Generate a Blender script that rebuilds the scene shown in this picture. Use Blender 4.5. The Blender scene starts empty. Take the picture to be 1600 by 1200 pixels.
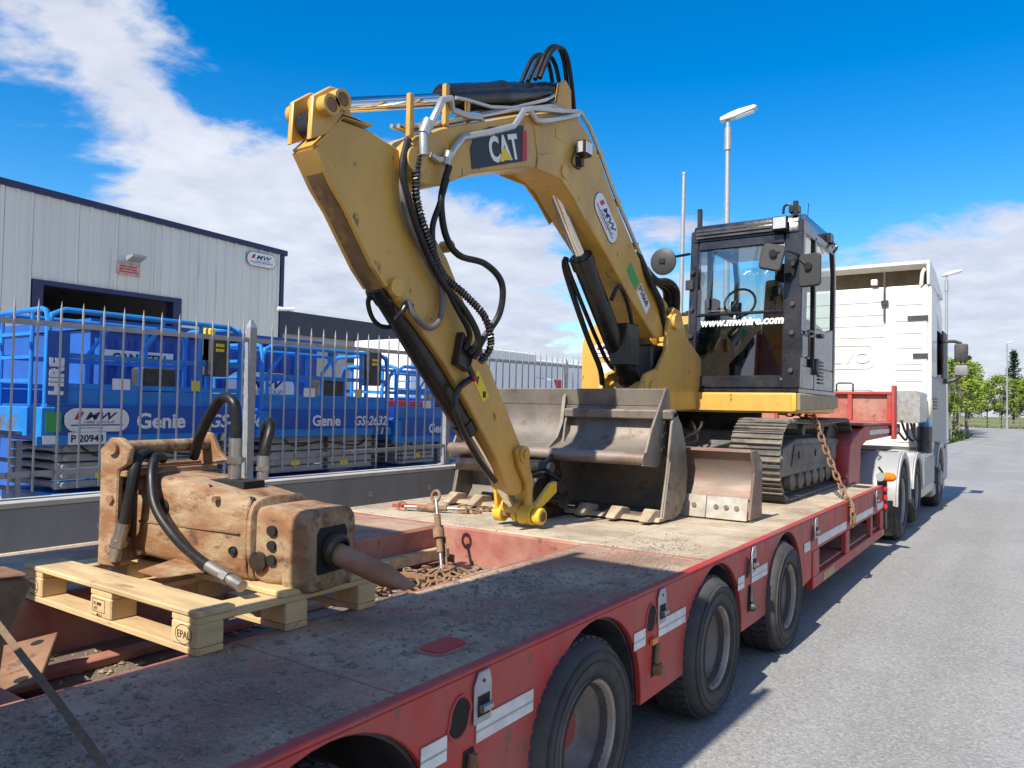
import bpy, bmesh, math, random
from mathutils import Vector, Matrix, Quaternion
R=math.radians
random.seed(7)
S=bpy.context.scene
COL=S.collection
# ---------------------------------------------------------------- camera
CAMZ=1.62
ro,pi_,th=R(1.08),R(1.665),R(34.68)
fw=Vector((-math.sin(th)*math.cos(pi_),math.cos(th)*math.cos(pi_),math.sin(pi_)))
r0=Vector((math.cos(th),math.sin(th),0)); u0=r0.cross(fw)
rt=math.cos(ro)*r0+math.sin(ro)*u0; up=-math.sin(ro)*r0+math.cos(ro)*u0
cd=bpy.data.cameras.new('camera'); cam=bpy.data.objects.new('camera',cd); COL.objects.link(cam)
cd.sensor_width=36; cd.lens=36*1190/1600; cd.clip_start=.05; cd.clip_end=2000
cam.matrix_world=Matrix(((rt.x,up.x,-fw.x,0),(rt.y,up.y,-fw.y,0),(rt.z,up.z,-fw.z,CAMZ),(0,0,0,1)))
S.camera=cam
# ---------------------------------------------------------------- sky, sun, exposure
SUN_EL=R(46); SUNV=Vector((-.04,-1.0,math.tan(SUN_EL))).normalized()
w=bpy.data.worlds.new('World'); S.world=w; w.use_nodes=True
nt=w.node_tree; nt.nodes.clear()
def N(t,**k):
    n=nt.nodes.new(t)
    for a,b in k.items(): setattr(n,a,b)
    return n
def L(a,b): nt.links.new(a,b)
def MA(op,a,b=None,c=None,clamp=False):
    n=N('ShaderNodeMath',operation=op,use_clamp=clamp)
    for i,x in enumerate((a,b,c)):
        if x is None: continue
        if hasattr(x,'links'): L(x,n.inputs[i])
        else: n.inputs[i].default_value=x
    return n.outputs[0]
sky=N('ShaderNodeTexSky',sky_type='NISHITA'); sky.sun_disc=False
sky.sun_elevation=SUN_EL; sky.sun_rotation=R(180); sky.altitude=50; sky.air_density=1.0; sky.dust_density=.25; sky.ozone_density=2.5
hs=N('ShaderNodeHueSaturation'); hs.inputs['Saturation'].default_value=1.5; hs.inputs['Value'].default_value=.86; hs.inputs['Hue'].default_value=.502
L(sky.outputs[0],hs.inputs['Color'])
tc=N('ShaderNodeTexCoord'); sep=N('ShaderNodeSeparateXYZ'); L(tc.outputs['Generated'],sep.inputs[0])
zc=MA('MAXIMUM',sep.outputs[2],0.0)
den=MA('ADD',zc,.16)
comb=N('ShaderNodeCombineXYZ')
L(MA('DIVIDE',sep.outputs[0],den),comb.inputs[0]); L(MA('DIVIDE',sep.outputs[1],den),comb.inputs[1])
def noise(sc,det,rough,off,dist=0):
    mp=N('ShaderNodeMapping'); mp.inputs['Location'].default_value=off; L(comb.outputs[0],mp.inputs['Vector'])
    n=N('ShaderNodeTexNoise'); n.inputs['Scale'].default_value=sc; n.inputs['Detail'].default_value=det; n.inputs['Roughness'].default_value=rough; n.inputs['Distortion'].default_value=dist
    L(mp.outputs[0],n.inputs['Vector']); return n.outputs['Fac']
n1=noise(1.9,10,.6,(3.1,1.7,0),.35); n2=noise(.42,3,.5,(7.3,2.2,0)); n3=noise(5.0,6,.6,(1.3,9.2,0))
# more cover low down, plus unseen cloud added overhead to whiten the ambient light
elev=zc
low=MA('MAXIMUM',MA('MULTIPLY',MA('SUBTRACT',.36,elev),.95),-.06)
def blob(px,rad,amt):
    d=(fw+rt*((px[0]-800)/1190)-up*((px[1]-600)/1190)).normalized()
    vm=N('ShaderNodeVectorMath',operation='DOT_PRODUCT'); L(tc.outputs['Generated'],vm.inputs[0]); vm.inputs[1].default_value=d
    return MA('MULTIPLY',MA('MULTIPLY',MA('SUBTRACT',vm.outputs['Value'],math.cos(rad),clamp=True),1/(1-math.cos(rad))),amt)
cov=MA('ADD',MA('ADD',MA('MULTIPLY',n1,1.0),MA('MULTIPLY',n2,.45)),low)
cov=MA('SUBTRACT',cov,blob((560,10),R(17),.30)); cov=MA('ADD',cov,blob((330,170),R(15),.05)); cov=MA('ADD',cov,blob((620,390),R(15),.26)); cov=MA('ADD',cov,blob((1090,350),R(9),.30))
cov=MA('ADD',cov,blob((1470,420),R(11),.30)); cov=MA('SUBTRACT',cov,blob((1230,40),R(30),.55)); cov=MA('SUBTRACT',cov,blob((40,265),R(9),.30))
mask=N('ShaderNodeMapRange',interpolation_type='SMOOTHSTEP'); L(cov,mask.inputs[0])
mask.inputs[1].default_value=.66; mask.inputs[2].default_value=.82; mask.inputs[3].default_value=0; mask.inputs[4].default_value=.93
shade=N('ShaderNodeMapRange'); L(MA('ADD',MA('MULTIPLY',n3,.6),MA('MULTIPLY',n2,.5)),shade.inputs[0])
shade.inputs[1].default_value=.35; shade.inputs[2].default_value=.75
cc=N('ShaderNodeMix',data_type='RGBA'); L(shade.outputs[0],cc.inputs[0]); cc.inputs[6].default_value=(2.3,2.5,3.15,1); cc.inputs[7].default_value=(3.9,4.0,4.35,1)
mx=N('ShaderNodeMix',data_type='RGBA'); L(mask.outputs[0],mx.inputs[0]); L(hs.outputs[0],mx.inputs[6]); L(cc.outputs[2],mx.inputs[7])
bg=N('ShaderNodeBackground'); bg.inputs[1].default_value=.15; L(mx.outputs[2],bg.inputs[0])
wo=N('ShaderNodeOutputWorld'); L(bg.outputs[0],wo.inputs[0])
sl=bpy.data.lights.new('sun','SUN'); sl.energy=4.8; sl.angle=R(.53); sl.color=(1,.93,.81)
so=bpy.data.objects.new('sun',sl); COL.objects.link(so); so.location=(0,-20,30)
so.rotation_euler=SUNV.to_track_quat('Z','Y').to_euler()
S.view_settings.view_transform='Standard'; S.view_settings.look='None'; S.view_settings.exposure=.6; S.view_settings.gamma=1
S.cycles.max_bounces=8; S.cycles.transparent_max_bounces=16; S.cycles.caustics_reflective=False; S.cycles.caustics_refractive=False
# ---------------------------------------------------------------- helpers
class MB:
    def __init__(s): s.v=[]; s.f=[]
    def add(s,vs,fs):
        o=len(s.v); s.v+= [tuple(p) for p in vs]; s.f+=[tuple(i+o for i in f) for f in fs]; return s
    def box(s,a,b,M=None):
        x0,y0,z0=[min(a[i],b[i]) for i in range(3)]; x1,y1,z1=[max(a[i],b[i]) for i in range(3)]
        vs=[Vector(p) for p in ((x0,y0,z0),(x1,y0,z0),(x1,y1,z0),(x0,y1,z0),(x0,y0,z1),(x1,y0,z1),(x1,y1,z1),(x0,y1,z1))]
        if M is not None: vs=[M@p for p in vs]
        return s.add(vs,[(0,3,2,1),(4,5,6,7),(0,1,5,4),(1,2,6,5),(2,3,7,6),(3,0,4,7)])
    def prism(s,poly,ax,a,b):
        n=len(poly)
        def P(t,u,v): return {'x':(t,u,v),'y':(u,t,v),'z':(u,v,t)}[ax]
        vs=[P(a,*p) for p in poly]+[P(b,*p) for p in poly]
        return s.add(vs,[tuple(range(n)),tuple(range(2*n-1,n-1,-1))]+[(i,(i+1)%n,n+(i+1)%n,n+i) for i in range(n)])
    def cyl(s,p0,p1,r0,r1=None,n=16,caps=True):
        p0=Vector(p0);p1=Vector(p1); r1=r0 if r1 is None else r1
        q=(p1-p0).to_track_quat('Z','Y'); vs=[]
        for p,r in ((p0,r0),(p1,r1)):
            for i in range(n):
                a=2*math.pi*i/n; vs.append(p+q@Vector((r*math.cos(a),r*math.sin(a),0)))
        fs=[(i,(i+1)%n,n+(i+1)%n,n+i) for i in range(n)]
        if caps: fs+=[tuple(range(n-1,-1,-1)),tuple(range(n,2*n))]
        return s.add(vs,fs)
    def lathe(s,prof,o,ax,n=32):
        o=Vector(o); q=Vector(ax).to_track_quat('Z','Y'); m=len(prof); vs=[]
        for i in range(n):
            a=2*math.pi*i/n
            for r,h in prof: vs.append(o+q@Vector((r*math.cos(a),r*math.sin(a),h)))
        fs=[]
        for i in range(n):
            j=(i+1)%n
            for k in range(m-1): fs.append((i*m+k,j*m+k,j*m+k+1,i*m+k+1))
        return s.add(vs,fs)
    def tube(s,pts,r,n=8,sub=0,closed=False):
        pts=[Vector(p) for p in pts]
        if sub:
            out=[]; m=len(pts)
            for i in range(m-1):
                a=pts[max(i-1,0)];b=pts[i];c=pts[i+1];d=pts[min(i+2,m-1)]
                for k in range(sub):
                    t=k/sub
                    out.append(.5*((2*b)+(c-a)*t+(2*a-5*b+4*c-d)*t*t+(3*b-a-3*c+d)*t**3))
            out.append(pts[-1]); pts=out
        m=len(pts); vs=[]
        tg=[(pts[(i+1)%m if closed else min(i+1,m-1)]-pts[(i-1)%m if closed else max(i-1,0)]).normalized() for i in range(m)]
        nv=tg[0].orthogonal().normalized()
        for i in range(m):
            if i: nv=tg[i-1].rotation_difference(tg[i])@nv
            bn=tg[i].cross(nv); rr=r[min(i,len(r)-1)] if isinstance(r,(list,tuple)) else r
            for k in range(n):
                a=2*math.pi*k/n; vs.append(pts[i]+(nv*math.cos(a)+bn*math.sin(a))*rr)
        fs=[]
        for i in range(m if closed else m-1):
            j=(i+1)%m
            for k in range(n): fs.append((i*n+k,i*n+(k+1)%n,j*n+(k+1)%n,j*n+k))
        if not closed: fs+=[tuple(range(n-1,-1,-1)),tuple(range((m-1)*n,m*n))]
        return s.add(vs,fs)
    def sheet(s,prof,x0,x1,t,ax='x'):
        """curved plate: open 2D profile thickened by t, extruded along ax"""
        n=len(prof); P=[Vector(p) for p in prof]; off=[]
        for i in range(n):
            d=(P[min(i+1,n-1)]-P[max(i-1,0)]).normalized(); off.append(P[i]+Vector((-d.y,d.x))*t)
        return s.prism([tuple(p) for p in P]+[tuple(p) for p in reversed(off)],ax,x0,x1)
WL={}
def setp(o,label,cat=None,group=None,kind=None):
    if label: o['label']=label
    if cat: o['category']=cat
    if group: o['group']=group
    if kind: o['kind']=kind
    return o
def thing(name,label,cat,loc=(0,0,0),rz=0,group=None):
    o=bpy.data.objects.new(name,None); o.empty_display_size=.2; COL.objects.link(o); o.location=loc; o.rotation_euler=(0,0,rz)
    WL[o.name]=Vector(loc) if not rz else Vector((0,0,0)); return setp(o,label,cat,group)
def mesh(name,mb,m,bevel=0,shift=None,ang=35,seg=1):
    me=bpy.data.meshes.new(name)
    vs=mb.v if shift is None else [(p[0]-shift[0],p[1]-shift[1],p[2]-shift[2]) for p in mb.v]
    me.from_pydata(vs,[],mb.f)
    bm=bmesh.new(); bm.from_mesh(me)
    bmesh.ops.recalc_face_normals(bm,faces=bm.faces[:])
    if bevel:
        es=[e for e in bm.edges if len(e.link_faces)==2 and e.calc_face_angle(0)>R(32)]
        bmesh.ops.bevel(bm,geom=es,offset=bevel,segments=seg,profile=.6,affect='EDGES',clamp_overlap=True)
    for f in bm.faces: f.smooth=True
    bm.to_mesh(me); bm.free()
    me.set_sharp_from_angle(angle=R(ang))
    me.materials.append(m); return me
def obj(name,mb,m,parent=None,bevel=0,label=None,cat=None,group=None,kind=None,ang=35,origin=None,seg=1):
    if parent is not None: sh=WL[parent.name]
    elif origin is not None: sh=Vector(origin)
    else:
        xs=[p[0] for p in mb.v]; ys=[p[1] for p in mb.v]; zs=[p[2] for p in mb.v]
        sh=Vector(((min(xs)+max(xs))/2,(min(ys)+max(ys))/2,min(zs)))
    me=mesh(name,mb,m,bevel,sh,ang,seg); o=bpy.data.objects.new(name,me); COL.objects.link(o)
    if parent is not None: o.parent=parent; WL[o.name]=sh
    else: o.location=sh; WL[o.name]=sh
    return setp(o,label,cat,group,kind)
def inst(src,parent=None,loc=None,rot=None,scale=None):
    o=src.copy(); COL.objects.link(o); o.parent=parent
    if loc is not None: o.location=loc
    if rot is not None: o.rotation_euler=rot
    if scale is not None: o.scale=scale
    return o
def copytree(o,parent=None,loc=None,rz=None):
    c=o.copy(); COL.objects.link(c); c.parent=parent
    if loc is not None: c.location=loc
    if rz is not None: c.rotation_euler.z=rz
    for ch in list(o.children): copytree(ch,c)
    return c
FN=None
def text(name,s,size,pos,right,upv,m,parent,ext=.002,shear=0,bold=0,align='LEFT',sx=1.0):
    cu=bpy.data.curves.new(name,'FONT'); cu.body=s; cu.size=size; cu.extrude=ext/2; cu.shear=shear; cu.offset=bold; cu.align_x=align; cu.resolution_u=3
    o=bpy.data.objects.new(name+'_c',cu); COL.objects.link(o)
    bpy.context.view_layer.update()
    me=bpy.data.meshes.new_from_object(o.evaluated_get(bpy.context.evaluated_depsgraph_get()))
    bpy.data.objects.remove(o); bpy.data.curves.remove(cu)
    r=Vector(right).normalized(); u=Vector(upv).normalized(); n=r.cross(u)
    sh=WL[parent.name]; p=Vector(pos)-sh
    me.transform(Matrix(((r.x*sx,u.x,n.x,p.x),(r.y*sx,u.y,n.y,p.y),(r.z*sx,u.z,n.z,p.z),(0,0,0,1))))
    me.materials.clear(); me.materials.append(m); me.name=name
    ob=bpy.data.objects.new(name,me); COL.objects.link(ob); ob.parent=parent; return ob
def plate_round(mb,c,r,u,w,h,rad,t,seg=5):
    """rounded rectangle plate centred at c, width axis r, height axis u"""
    c=Vector(c); r=Vector(r).normalized(); u=Vector(u).normalized(); n=r.cross(u); pts=[]
    for cx,cy,a0 in ((w/2-rad,h/2-rad,0),(-w/2+rad,h/2-rad,90),(-w/2+rad,-h/2+rad,180),(w/2-rad,-h/2+rad,270)):
        for k in range(seg+1):
            a=R(a0+90*k/seg); pts.append((cx+rad*math.cos(a),cy+rad*math.sin(a)))
    m=len(pts); vs=[c+r*a+u*b for a,b in pts]+[c+r*a+u*b+n*t for a,b in pts]
    mb.add(vs,[tuple(range(m-1,-1,-1)),tuple(range(m,2*m))]+[(i,(i+1)%m,m+(i+1)%m,m+i) for i in range(m)]); return mb
# ---------------------------------------------------------------- materials
MT={}
def mat(name,col,rough=.5,metal=0,var=.12,vs=6,c2=None,a2=0.,s2=3.,t2=.5,w2=.08,c3=None,a3=0,s3=14.,t3=.62,w3=.04,bump=0.,bs=40.,coat=0,stretch=None,spec=.5,r2=None):
    """paint/metal/stone: base with tone noise, a second tone in soft patches (dust, stain) and a third in hard-edged flakes (rust, chips)"""
    if name in MT: return MT[name]
    m=bpy.data.materials.new(name); m.use_nodes=True; t=m.node_tree; b=t.nodes['Principled BSDF']; n=t.nodes; l=t.links
    b.inputs['Metallic'].default_value=metal; b.inputs['Roughness'].default_value=rough; b.inputs['Specular IOR Level'].default_value=spec
    if coat: b.inputs['Coat Weight'].default_value=coat
    tc=n.new('ShaderNodeTexCoord'); vec=tc.outputs['Object']
    if stretch:
        mp=n.new('ShaderNodeMapping'); mp.inputs['Scale'].default_value=stretch; l.new(vec,mp.inputs[0]); vec=mp.outputs[0]
    def nz(sc,det=5,ro=.6,v=None):
        x=n.new('ShaderNodeTexNoise'); x.inputs['Scale'].default_value=sc; x.inputs['Detail'].default_value=det; x.inputs['Roughness'].default_value=ro; l.new(v or vec,x.inputs['Vector']); return x.outputs['Fac']
    def mixc(f,a,bb):
        x=n.new('ShaderNodeMix'); x.data_type='RGBA'
        l.new(f,x.inputs[0])
        for i,c in ((6,a),(7,bb)):
            if hasattr(c,'links'): l.new(c,x.inputs[i])
            else: x.inputs[i].default_value=(*c,1)
        return x.outputs[2]
    def rng(f,lo,hi,amt):
        x=n.new('ShaderNodeMapRange'); l.new(f,x.inputs[0]); x.inputs[1].default_value=lo; x.inputs[2].default_value=hi; x.inputs[4].default_value=amt; return x.outputs[0]
    lo=tuple(max(0,c*(1-var)) for c in col); hi=tuple(min(1,c*(1+var)) for c in col)
    out=mixc(rng(nz(vs),.3,.7,1),lo,hi)
    if c2:
        f2=rng(nz(s2,6,.62),t2-w2,t2+w2,a2); out=mixc(f2,out,c2)
    if c3:
        f3=rng(nz(s3,8,.68),t3-w3,t3+w3,a3); out=mixc(f3,out,c3)
    l.new(out,b.inputs['Base Color'])
    rr=n.new('ShaderNodeMapRange'); l.new(nz(vs*2.3),rr.inputs[0]); rr.inputs[1].default_value=.3; rr.inputs[2].default_value=.7; rr.inputs[3].default_value=max(.03,rough-.1); rr.inputs[4].default_value=min(1,rough+.1)
    ro_=rr.outputs[0]
    if c2 and r2 is not None:
        x=n.new('ShaderNodeMix'); l.new(f2,x.inputs[0]); l.new(ro_,x.inputs[2]); x.inputs[3].default_value=r2; ro_=x.outputs[0]
    l.new(ro_,b.inputs['Roughness'])
    if bump:
        bp=n.new('ShaderNodeBump'); bp.inputs['Strength'].default_value=min(1,bump); bp.inputs['Distance'].default_value=.004*max(1,bump); l.new(nz(bs,6,.65),bp.inputs['Height']); l.new(bp.outputs[0],b.inputs['Normal'])
    MT[name]=m; return m
def flat(name,col,rough=.5,metal=0,emit=0):
    if name in MT: return MT[name]
    m=bpy.data.materials.new(name); m.use_nodes=True; t=m.node_tree; b=t.nodes['Principled BSDF']
    b.inputs['Roughness'].default_value=rough; b.inputs['Metallic'].default_value=metal
    nz=t.nodes.new('ShaderNodeTexNoise'); nz.inputs['Scale'].default_value=30; tcn=t.nodes.new('ShaderNodeTexCoord'); t.links.new(tcn.outputs['Object'],nz.inputs['Vector'])
    mx=t.nodes.new('ShaderNodeMix'); mx.data_type='RGBA'; t.links.new(nz.outputs['Fac'],mx.inputs[0]); mx.inputs[6].default_value=(*[c*.9 for c in col],1); mx.inputs[7].default_value=(*[min(1,c*1.08) for c in col],1)
    t.links.new(mx.outputs[2],b.inputs['Base Color']); MT[name]=m; return m
def glassmat(name,tint,rough=.02,refl=1.45):
    m=bpy.data.materials.new(name); m.use_nodes=True; t=m.node_tree; t.nodes.clear()
    o=t.nodes.new('ShaderNodeOutputMaterial'); tr=t.nodes.new('ShaderNodeBsdfTransparent'); gl=t.nodes.new('ShaderNodeBsdfGlossy'); fr=t.nodes.new('ShaderNodeFresnel'); mx=t.nodes.new('ShaderNodeMixShader')
    tr.inputs[0].default_value=(*tint,1); gl.inputs['Roughness'].default_value=rough; fr.inputs[0].default_value=refl
    t.links.new(fr.outputs[0],mx.inputs[0]); t.links.new(tr.outputs[0],mx.inputs[1]); t.links.new(gl.outputs[0],mx.inputs[2]); t.links.new(mx.outputs[0],o.inputs[0]); MT[name]=m; return m
M_red=mat('trailer_red_paint',(.47,.032,.030),.5,var=.16,c2=(.24,.12,.095),a2=.65,s2=2.2,t2=.54,w2=.16,c3=(.13,.075,.055),a3=.9,s3=12,t3=.625,w3=.03,bump=.15,stretch=(1,1,.6))
M_redin=mat('faded_red_inner_paint',(.36,.11,.085),.7,var=.2,c2=(.38,.26,.19),a2=.7,s2=3,t2=.52,w2=.15,c3=(.13,.06,.04),a3=.8,s3=11,t3=.63,w3=.04,bump=.15)
M_deck=None
M_rust=mat('brown_rust',(.20,.095,.05),.85,var=.3,vs=9,c2=(.32,.20,.12),a2=.6,s2=5,t2=.52,w2=.12,c3=(.07,.04,.03),a3=.7,s3=12,t3=.6,w3=.05,bump=.4,bs=60)
M_brk=mat('worn_rusty_breaker_paint',(.36,.255,.15),.8,var=.3,vs=13,c2=(.23,.10,.04),a2=.9,s2=6,t2=.505,w2=.08,c3=(.07,.045,.03),a3=.8,s3=13,t3=.60,w3=.05,bump=.9,bs=45,stretch=(.7,1.3,1.3))
M_yel=mat('excavator_yellow_paint',(.63,.37,.075),.42,var=.10,vs=2.5,c2=(.34,.21,.08),a2=.6,s2=2.4,t2=.56,w2=.13,c3=(.11,.065,.03),a3=.85,s3=11,t3=.65,w3=.025,bump=.06,bs=25,coat=.1,stretch=(1,1,.55))
M_yel2=mat('bright_yellow_paint',(.72,.47,.04),.4,var=.08,c3=(.08,.05,.03),a3=.9,s3=12,t3=.64,w3=.03)
M_blk=mat('black_paint',(.012,.012,.013),.32,var=.3,c2=(.05,.045,.04),a2=.5,s2=5,t2=.55,w2=.1)
M_cabblk=mat('dark_cab_paint',(.016,.017,.022),.22,var=.2,c2=(.07,.065,.06),a2=.35,s2=4,t2=.58,w2=.12,coat=.3)
M_rub=mat('hose_rubber',(.009,.009,.0095),.42,var=.3,spec=.35,c2=(.035,.031,.027),a2=.5,s2=9,t2=.55,w2=.1)
M_tyre=mat('tyre_rubber',(.028,.028,.030),.8,var=.25,c2=(.10,.095,.088),a2=.55,s2=5,t2=.5,w2=.2,bump=.15,bs=60)
M_rim=mat('dirty_wheel_steel',(.32,.285,.25),.65,metal=.2,var=.2,c2=(.20,.14,.10),a2=.8,s2=5,t2=.55,w2=.12,bump=.15)
M_rim2=mat('grey_wheel_steel',(.33,.34,.34),.5,metal=.4,var=.12,c2=(.2,.19,.17),a2=.5,s2=6)
M_chr=flat('chrome_rod',(.75,.75,.74),.13,1)
M_stl=mat('bare_steel',(.36,.34,.31),.42,metal=.85,var=.2,c2=(.22,.13,.08),a2=.6,s2=6,t2=.58,w2=.08)
M_zinc=mat('zinc_pipe',(.55,.56,.55),.38,metal=.7,var=.12,c2=(.4,.36,.27),a2=.4,s2=6)
M_galv=mat('galvanised_steel',(.38,.395,.41),.5,metal=.5,var=.15,vs=14)
M_bkt=mat('worn_bucket_steel',(.185,.165,.145),.55,metal=.35,var=.22,c2=(.31,.26,.20),a2=.6,s2=2.6,t2=.5,w2=.16,c3=(.13,.075,.05),a3=.7,s3=7,t3=.6,w3=.06,bump=.2)
M_bktin=M_bkt
M_tooth=mat('dusty_cast_teeth',(.42,.33,.23),.85,var=.2,c2=(.25,.18,.12),a2=.6,s2=8,bump=.4)
M_blade=mat('scraped_blade_steel',(.17,.14,.12),.5,metal=.4,var=.2,c2=(.20,.10,.07),a2=.8,s2=3.5,t2=.48,w2=.12,c3=(.45,.33,.22),a3=.5,s3=4,t3=.6,w3=.06,bump=.2,stretch=(.4,1,2))
M_wear=mat('polished_wear_plate',(.52,.49,.44),.4,metal=.5,var=.12,c2=(.4,.34,.26),a2=.6,s2=5)
M_trk=mat('muddy_track_steel',(.115,.105,.095),.75,metal=.2,var=.3,c2=(.34,.29,.21),a2=.75,s2=3.2,t2=.55,w2=.12,bump=.5,bs=45)
M_trkf=mat('grey_track_frame',(.10,.10,.10),.7,var=.2,c2=(.26,.23,.18),a2=.55,s2=4,bump=.3)
M_wood=mat('pallet_pine',(.60,.43,.22),.75,var=.16,vs=7,c2=(.36,.26,.15),a2=.75,s2=4,t2=.53,w2=.12,c3=(.11,.075,.045),a3=.7,s3=11,t3=.635,w3=.05,bump=.35,bs=70,stretch=(.5,3,3))
M_wood2=mat('pallet_pine_across',(.60,.43,.22),.75,var=.16,vs=7,c2=(.36,.26,.15),a2=.5,s2=4,t2=.56,w2=.12,bump=.35,bs=70,stretch=(3,.5,3))
M_blkin=flat('stamp_black',(.05,.035,.025),.8)
M_wht=mat('truck_white_paint',(.76,.75,.69),.35,var=.03,c2=(.55,.51,.43),a2=.45,s2=1.6,t2=.57,w2=.15,coat=.3,stretch=(1,1,.5))
M_trkgrey=mat('truck_plastic_and_shade_grey',(.34,.35,.36),.45,var=.06,c2=(.25,.24,.22),a2=.4,s2=3)  # plastic grey, reused to paint the shaded cab side and rib shadow lines
M_dkpl=mat('dark_plastic',(.03,.03,.032),.5,var=.2,c2=(.10,.095,.09),a2=.4,s2=6)
M_blue=mat('lift_blue_paint',(.012,.235,.68),.4,var=.1,c2=(.04,.12,.36),a2=.35,s2=4)
M_blue2=mat('deep_blue_paint',(.008,.105,.46),.42,var=.12,c2=(.02,.05,.2),a2=.4,s2=3)
M_lgrey=mat('lift_arm_grey',(.33,.34,.34),.5,var=.1,c2=(.22,.21,.2),a2=.4,s2=4)
M_conc=mat('wall_concrete',(.34,.33,.305),.85,var=.16,vs=2.5,c2=(.19,.18,.165),a2=.8,s2=1.6,t2=.52,w2=.16,bump=.2,bs=30,stretch=(1,1,.45))
M_conc2=mat('wall_top_concrete',(.50,.48,.43),.85,var=.12,bump=.25)
M_clad=mat('grey_cladding',(.75,.74,.67),.5,var=.035,vs=.6,c2=(.56,.57,.54),a2=.35,s2=.5,t2=.56,w2=.12,c3=(.36,.36,.34),a3=.5,s3=2.2,t3=.66,w3=.05,stretch=(1,2.5,.12))
M_navy=mat('navy_trim',(.018,.025,.09),.4,var=.2)
M_dark=flat('dark_interior',(.012,.012,.012),.9)
M_white=flat('white_vinyl',(.80,.80,.80),.45); M_redv=flat('red_vinyl',(.50,.02,.03),.45); M_navyv=flat('navy_vinyl',(.02,.02,.13),.45); M_yelv=flat('yellow_vinyl',(.80,.62,.02),.45); M_blkv=flat('black_vinyl',(.012,.012,.014),.4)
M_grnv=flat('green_vinyl',(.05,.35,.09),.5); M_refl=mat('white_reflective_strip',(.72,.72,.70),.4,var=.05,c2=(.45,.42,.38),a2=.5,s2=9)
M_redl=flat('red_lamp_lens',(.55,.01,.01),.15); M_amb=flat('amber_lamp_lens',(.75,.20,.01),.12)
M_lens=flat('lamp_glass',(.72,.74,.74),.12,.5)
M_glass=glassmat('cab_glass',(.80,.90,.88),refl=2.6); M_glassd=glassmat('tinted_glass',(.22,.27,.30),refl=1.7)
M_mir=flat('mirror_back_plastic',(.045,.045,.045),.5)
M_seat=flat('seat_fabric',(.035,.037,.042),.85)
def sticker(parent,c,r,u,w,h,extra=True):
    """oval hire-company badge: white plate, red flash, navy letters and rule"""
    r=Vector(r).normalized();u=Vector(u).normalized();n=r.cross(u);c=Vector(c)
    b=MB(); plate_round(b,c-n*.0005,r,u,w*1.03,h*1.06,h*.50,.002); o=obj('badge_rim',b,M_navyv,parent)
    b=MB(); plate_round(b,c+n*.0018,r,u,w,h,h*.47,.002); s=obj('badge',b,M_white,parent)
    p=c+n*.0045
    a=p-r*w*.36; k=.12*w
    b=MB(); vs=[a+u*h*.02,a+r*k*.75+u*h*.02,a+r*k*1.25+u*h*.34,a+r*k*.5+u*h*.34]; b.add(vs+[q+n*.001 for q in vs],[(0,1,2,3),(4,5,6,7)]); obj('red_flash',b,M_redv,parent)
    text('lettering','MW',h*.44,p-r*w*.20+u*h*.02,r,u,M_navyv,parent,.001,shear=.35,bold=h*.012,sx=1.5)
    text('lettering','HIRE GROUP',h*.17,p-r*w*.22-u*h*.15,r,u,M_navyv,parent,.001,shear=.2,sx=1.35)
    b=MB(); vs=[p-r*w*.40-u*h*.24,p+r*w*.40-u*h*.24,p+r*w*.40-u*h*.19,p-r*w*.40-u*h*.19]; b.add(vs+[q+n*.001 for q in vs],[(0,1,2,3),(4,5,6,7)]); obj('rule',b,M_navyv,parent)
    text('lettering','www.mwhire.com',h*.13,p-r*w*.30-u*h*.37,r,u,M_redv,parent,.001,sx=1.1)
YX=((0,1,0),(0,0,1)); XX=((1,0,0),(0,0,1))
# ================================================================ SETTING
def nodemat(name):
    m=bpy.data.materials.new(name); m.use_nodes=True; MT[name]=m; return m,m.node_tree.nodes,m.node_tree.links,m.node_tree.nodes['Principled BSDF']
m,n,l,b=nodemat('asphalt'); M_asph=m
geo=n.new('ShaderNodeNewGeometry'); P_=geo.outputs['Position']
def _nz(sc,det=5,ro=.6):
    x=n.new('ShaderNodeTexNoise'); x.inputs['Scale'].default_value=sc; x.inputs['Detail'].default_value=det; x.inputs['Roughness'].default_value=ro; l.new(P_,x.inputs['Vector']); return x.outputs['Fac']
def _rg(f,a,c,lo=0,hi=1):
    x=n.new('ShaderNodeMapRange'); l.new(f,x.inputs[0]); x.inputs[1].default_value=a; x.inputs[2].default_value=c; x.inputs[3].default_value=lo; x.inputs[4].default_value=hi; return x.outputs[0]
def _mx(f,a,c):
    x=n.new('ShaderNodeMix'); x.data_type='RGBA'; l.new(f,x.inputs[0])
    for i_,q in ((6,a),(7,c)):
        if hasattr(q,'links'): l.new(q,x.inputs[i_])
        else: x.inputs[i_].default_value=(*q,1)
    return x.outputs[2]
c_=_mx(_rg(_nz(.35,4),.35,.65),(.245,.241,.233),(.30,.295,.284))
c_=_mx(_rg(_nz(1.6,6,.65),.5,.72,0,.5),c_,(.21,.206,.20))
mpt=n.new('ShaderNodeMapping'); mpt.inputs['Scale'].default_value=(1.5,.06,1); l.new(P_,mpt.inputs[0]); nt_=n.new('ShaderNodeTexNoise'); nt_.inputs['Scale'].default_value=1; nt_.inputs['Detail'].default_value=5; l.new(mpt.outputs[0],nt_.inputs['Vector'])
c_=_mx(_rg(nt_.outputs['Fac'],.48,.66,0,.55),c_,(.20,.197,.19))
c_=_mx(_rg(_nz(.55,7,.7),.62,.70,0,.5),c_,(.16,.157,.15))
v1=n.new('ShaderNodeTexVoronoi'); v1.inputs['Scale'].default_value=75; l.new(P_,v1.inputs['Vector'])
sv=n.new('ShaderNodeSeparateColor'); l.new(v1.outputs['Color'],sv.inputs[0])
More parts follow.
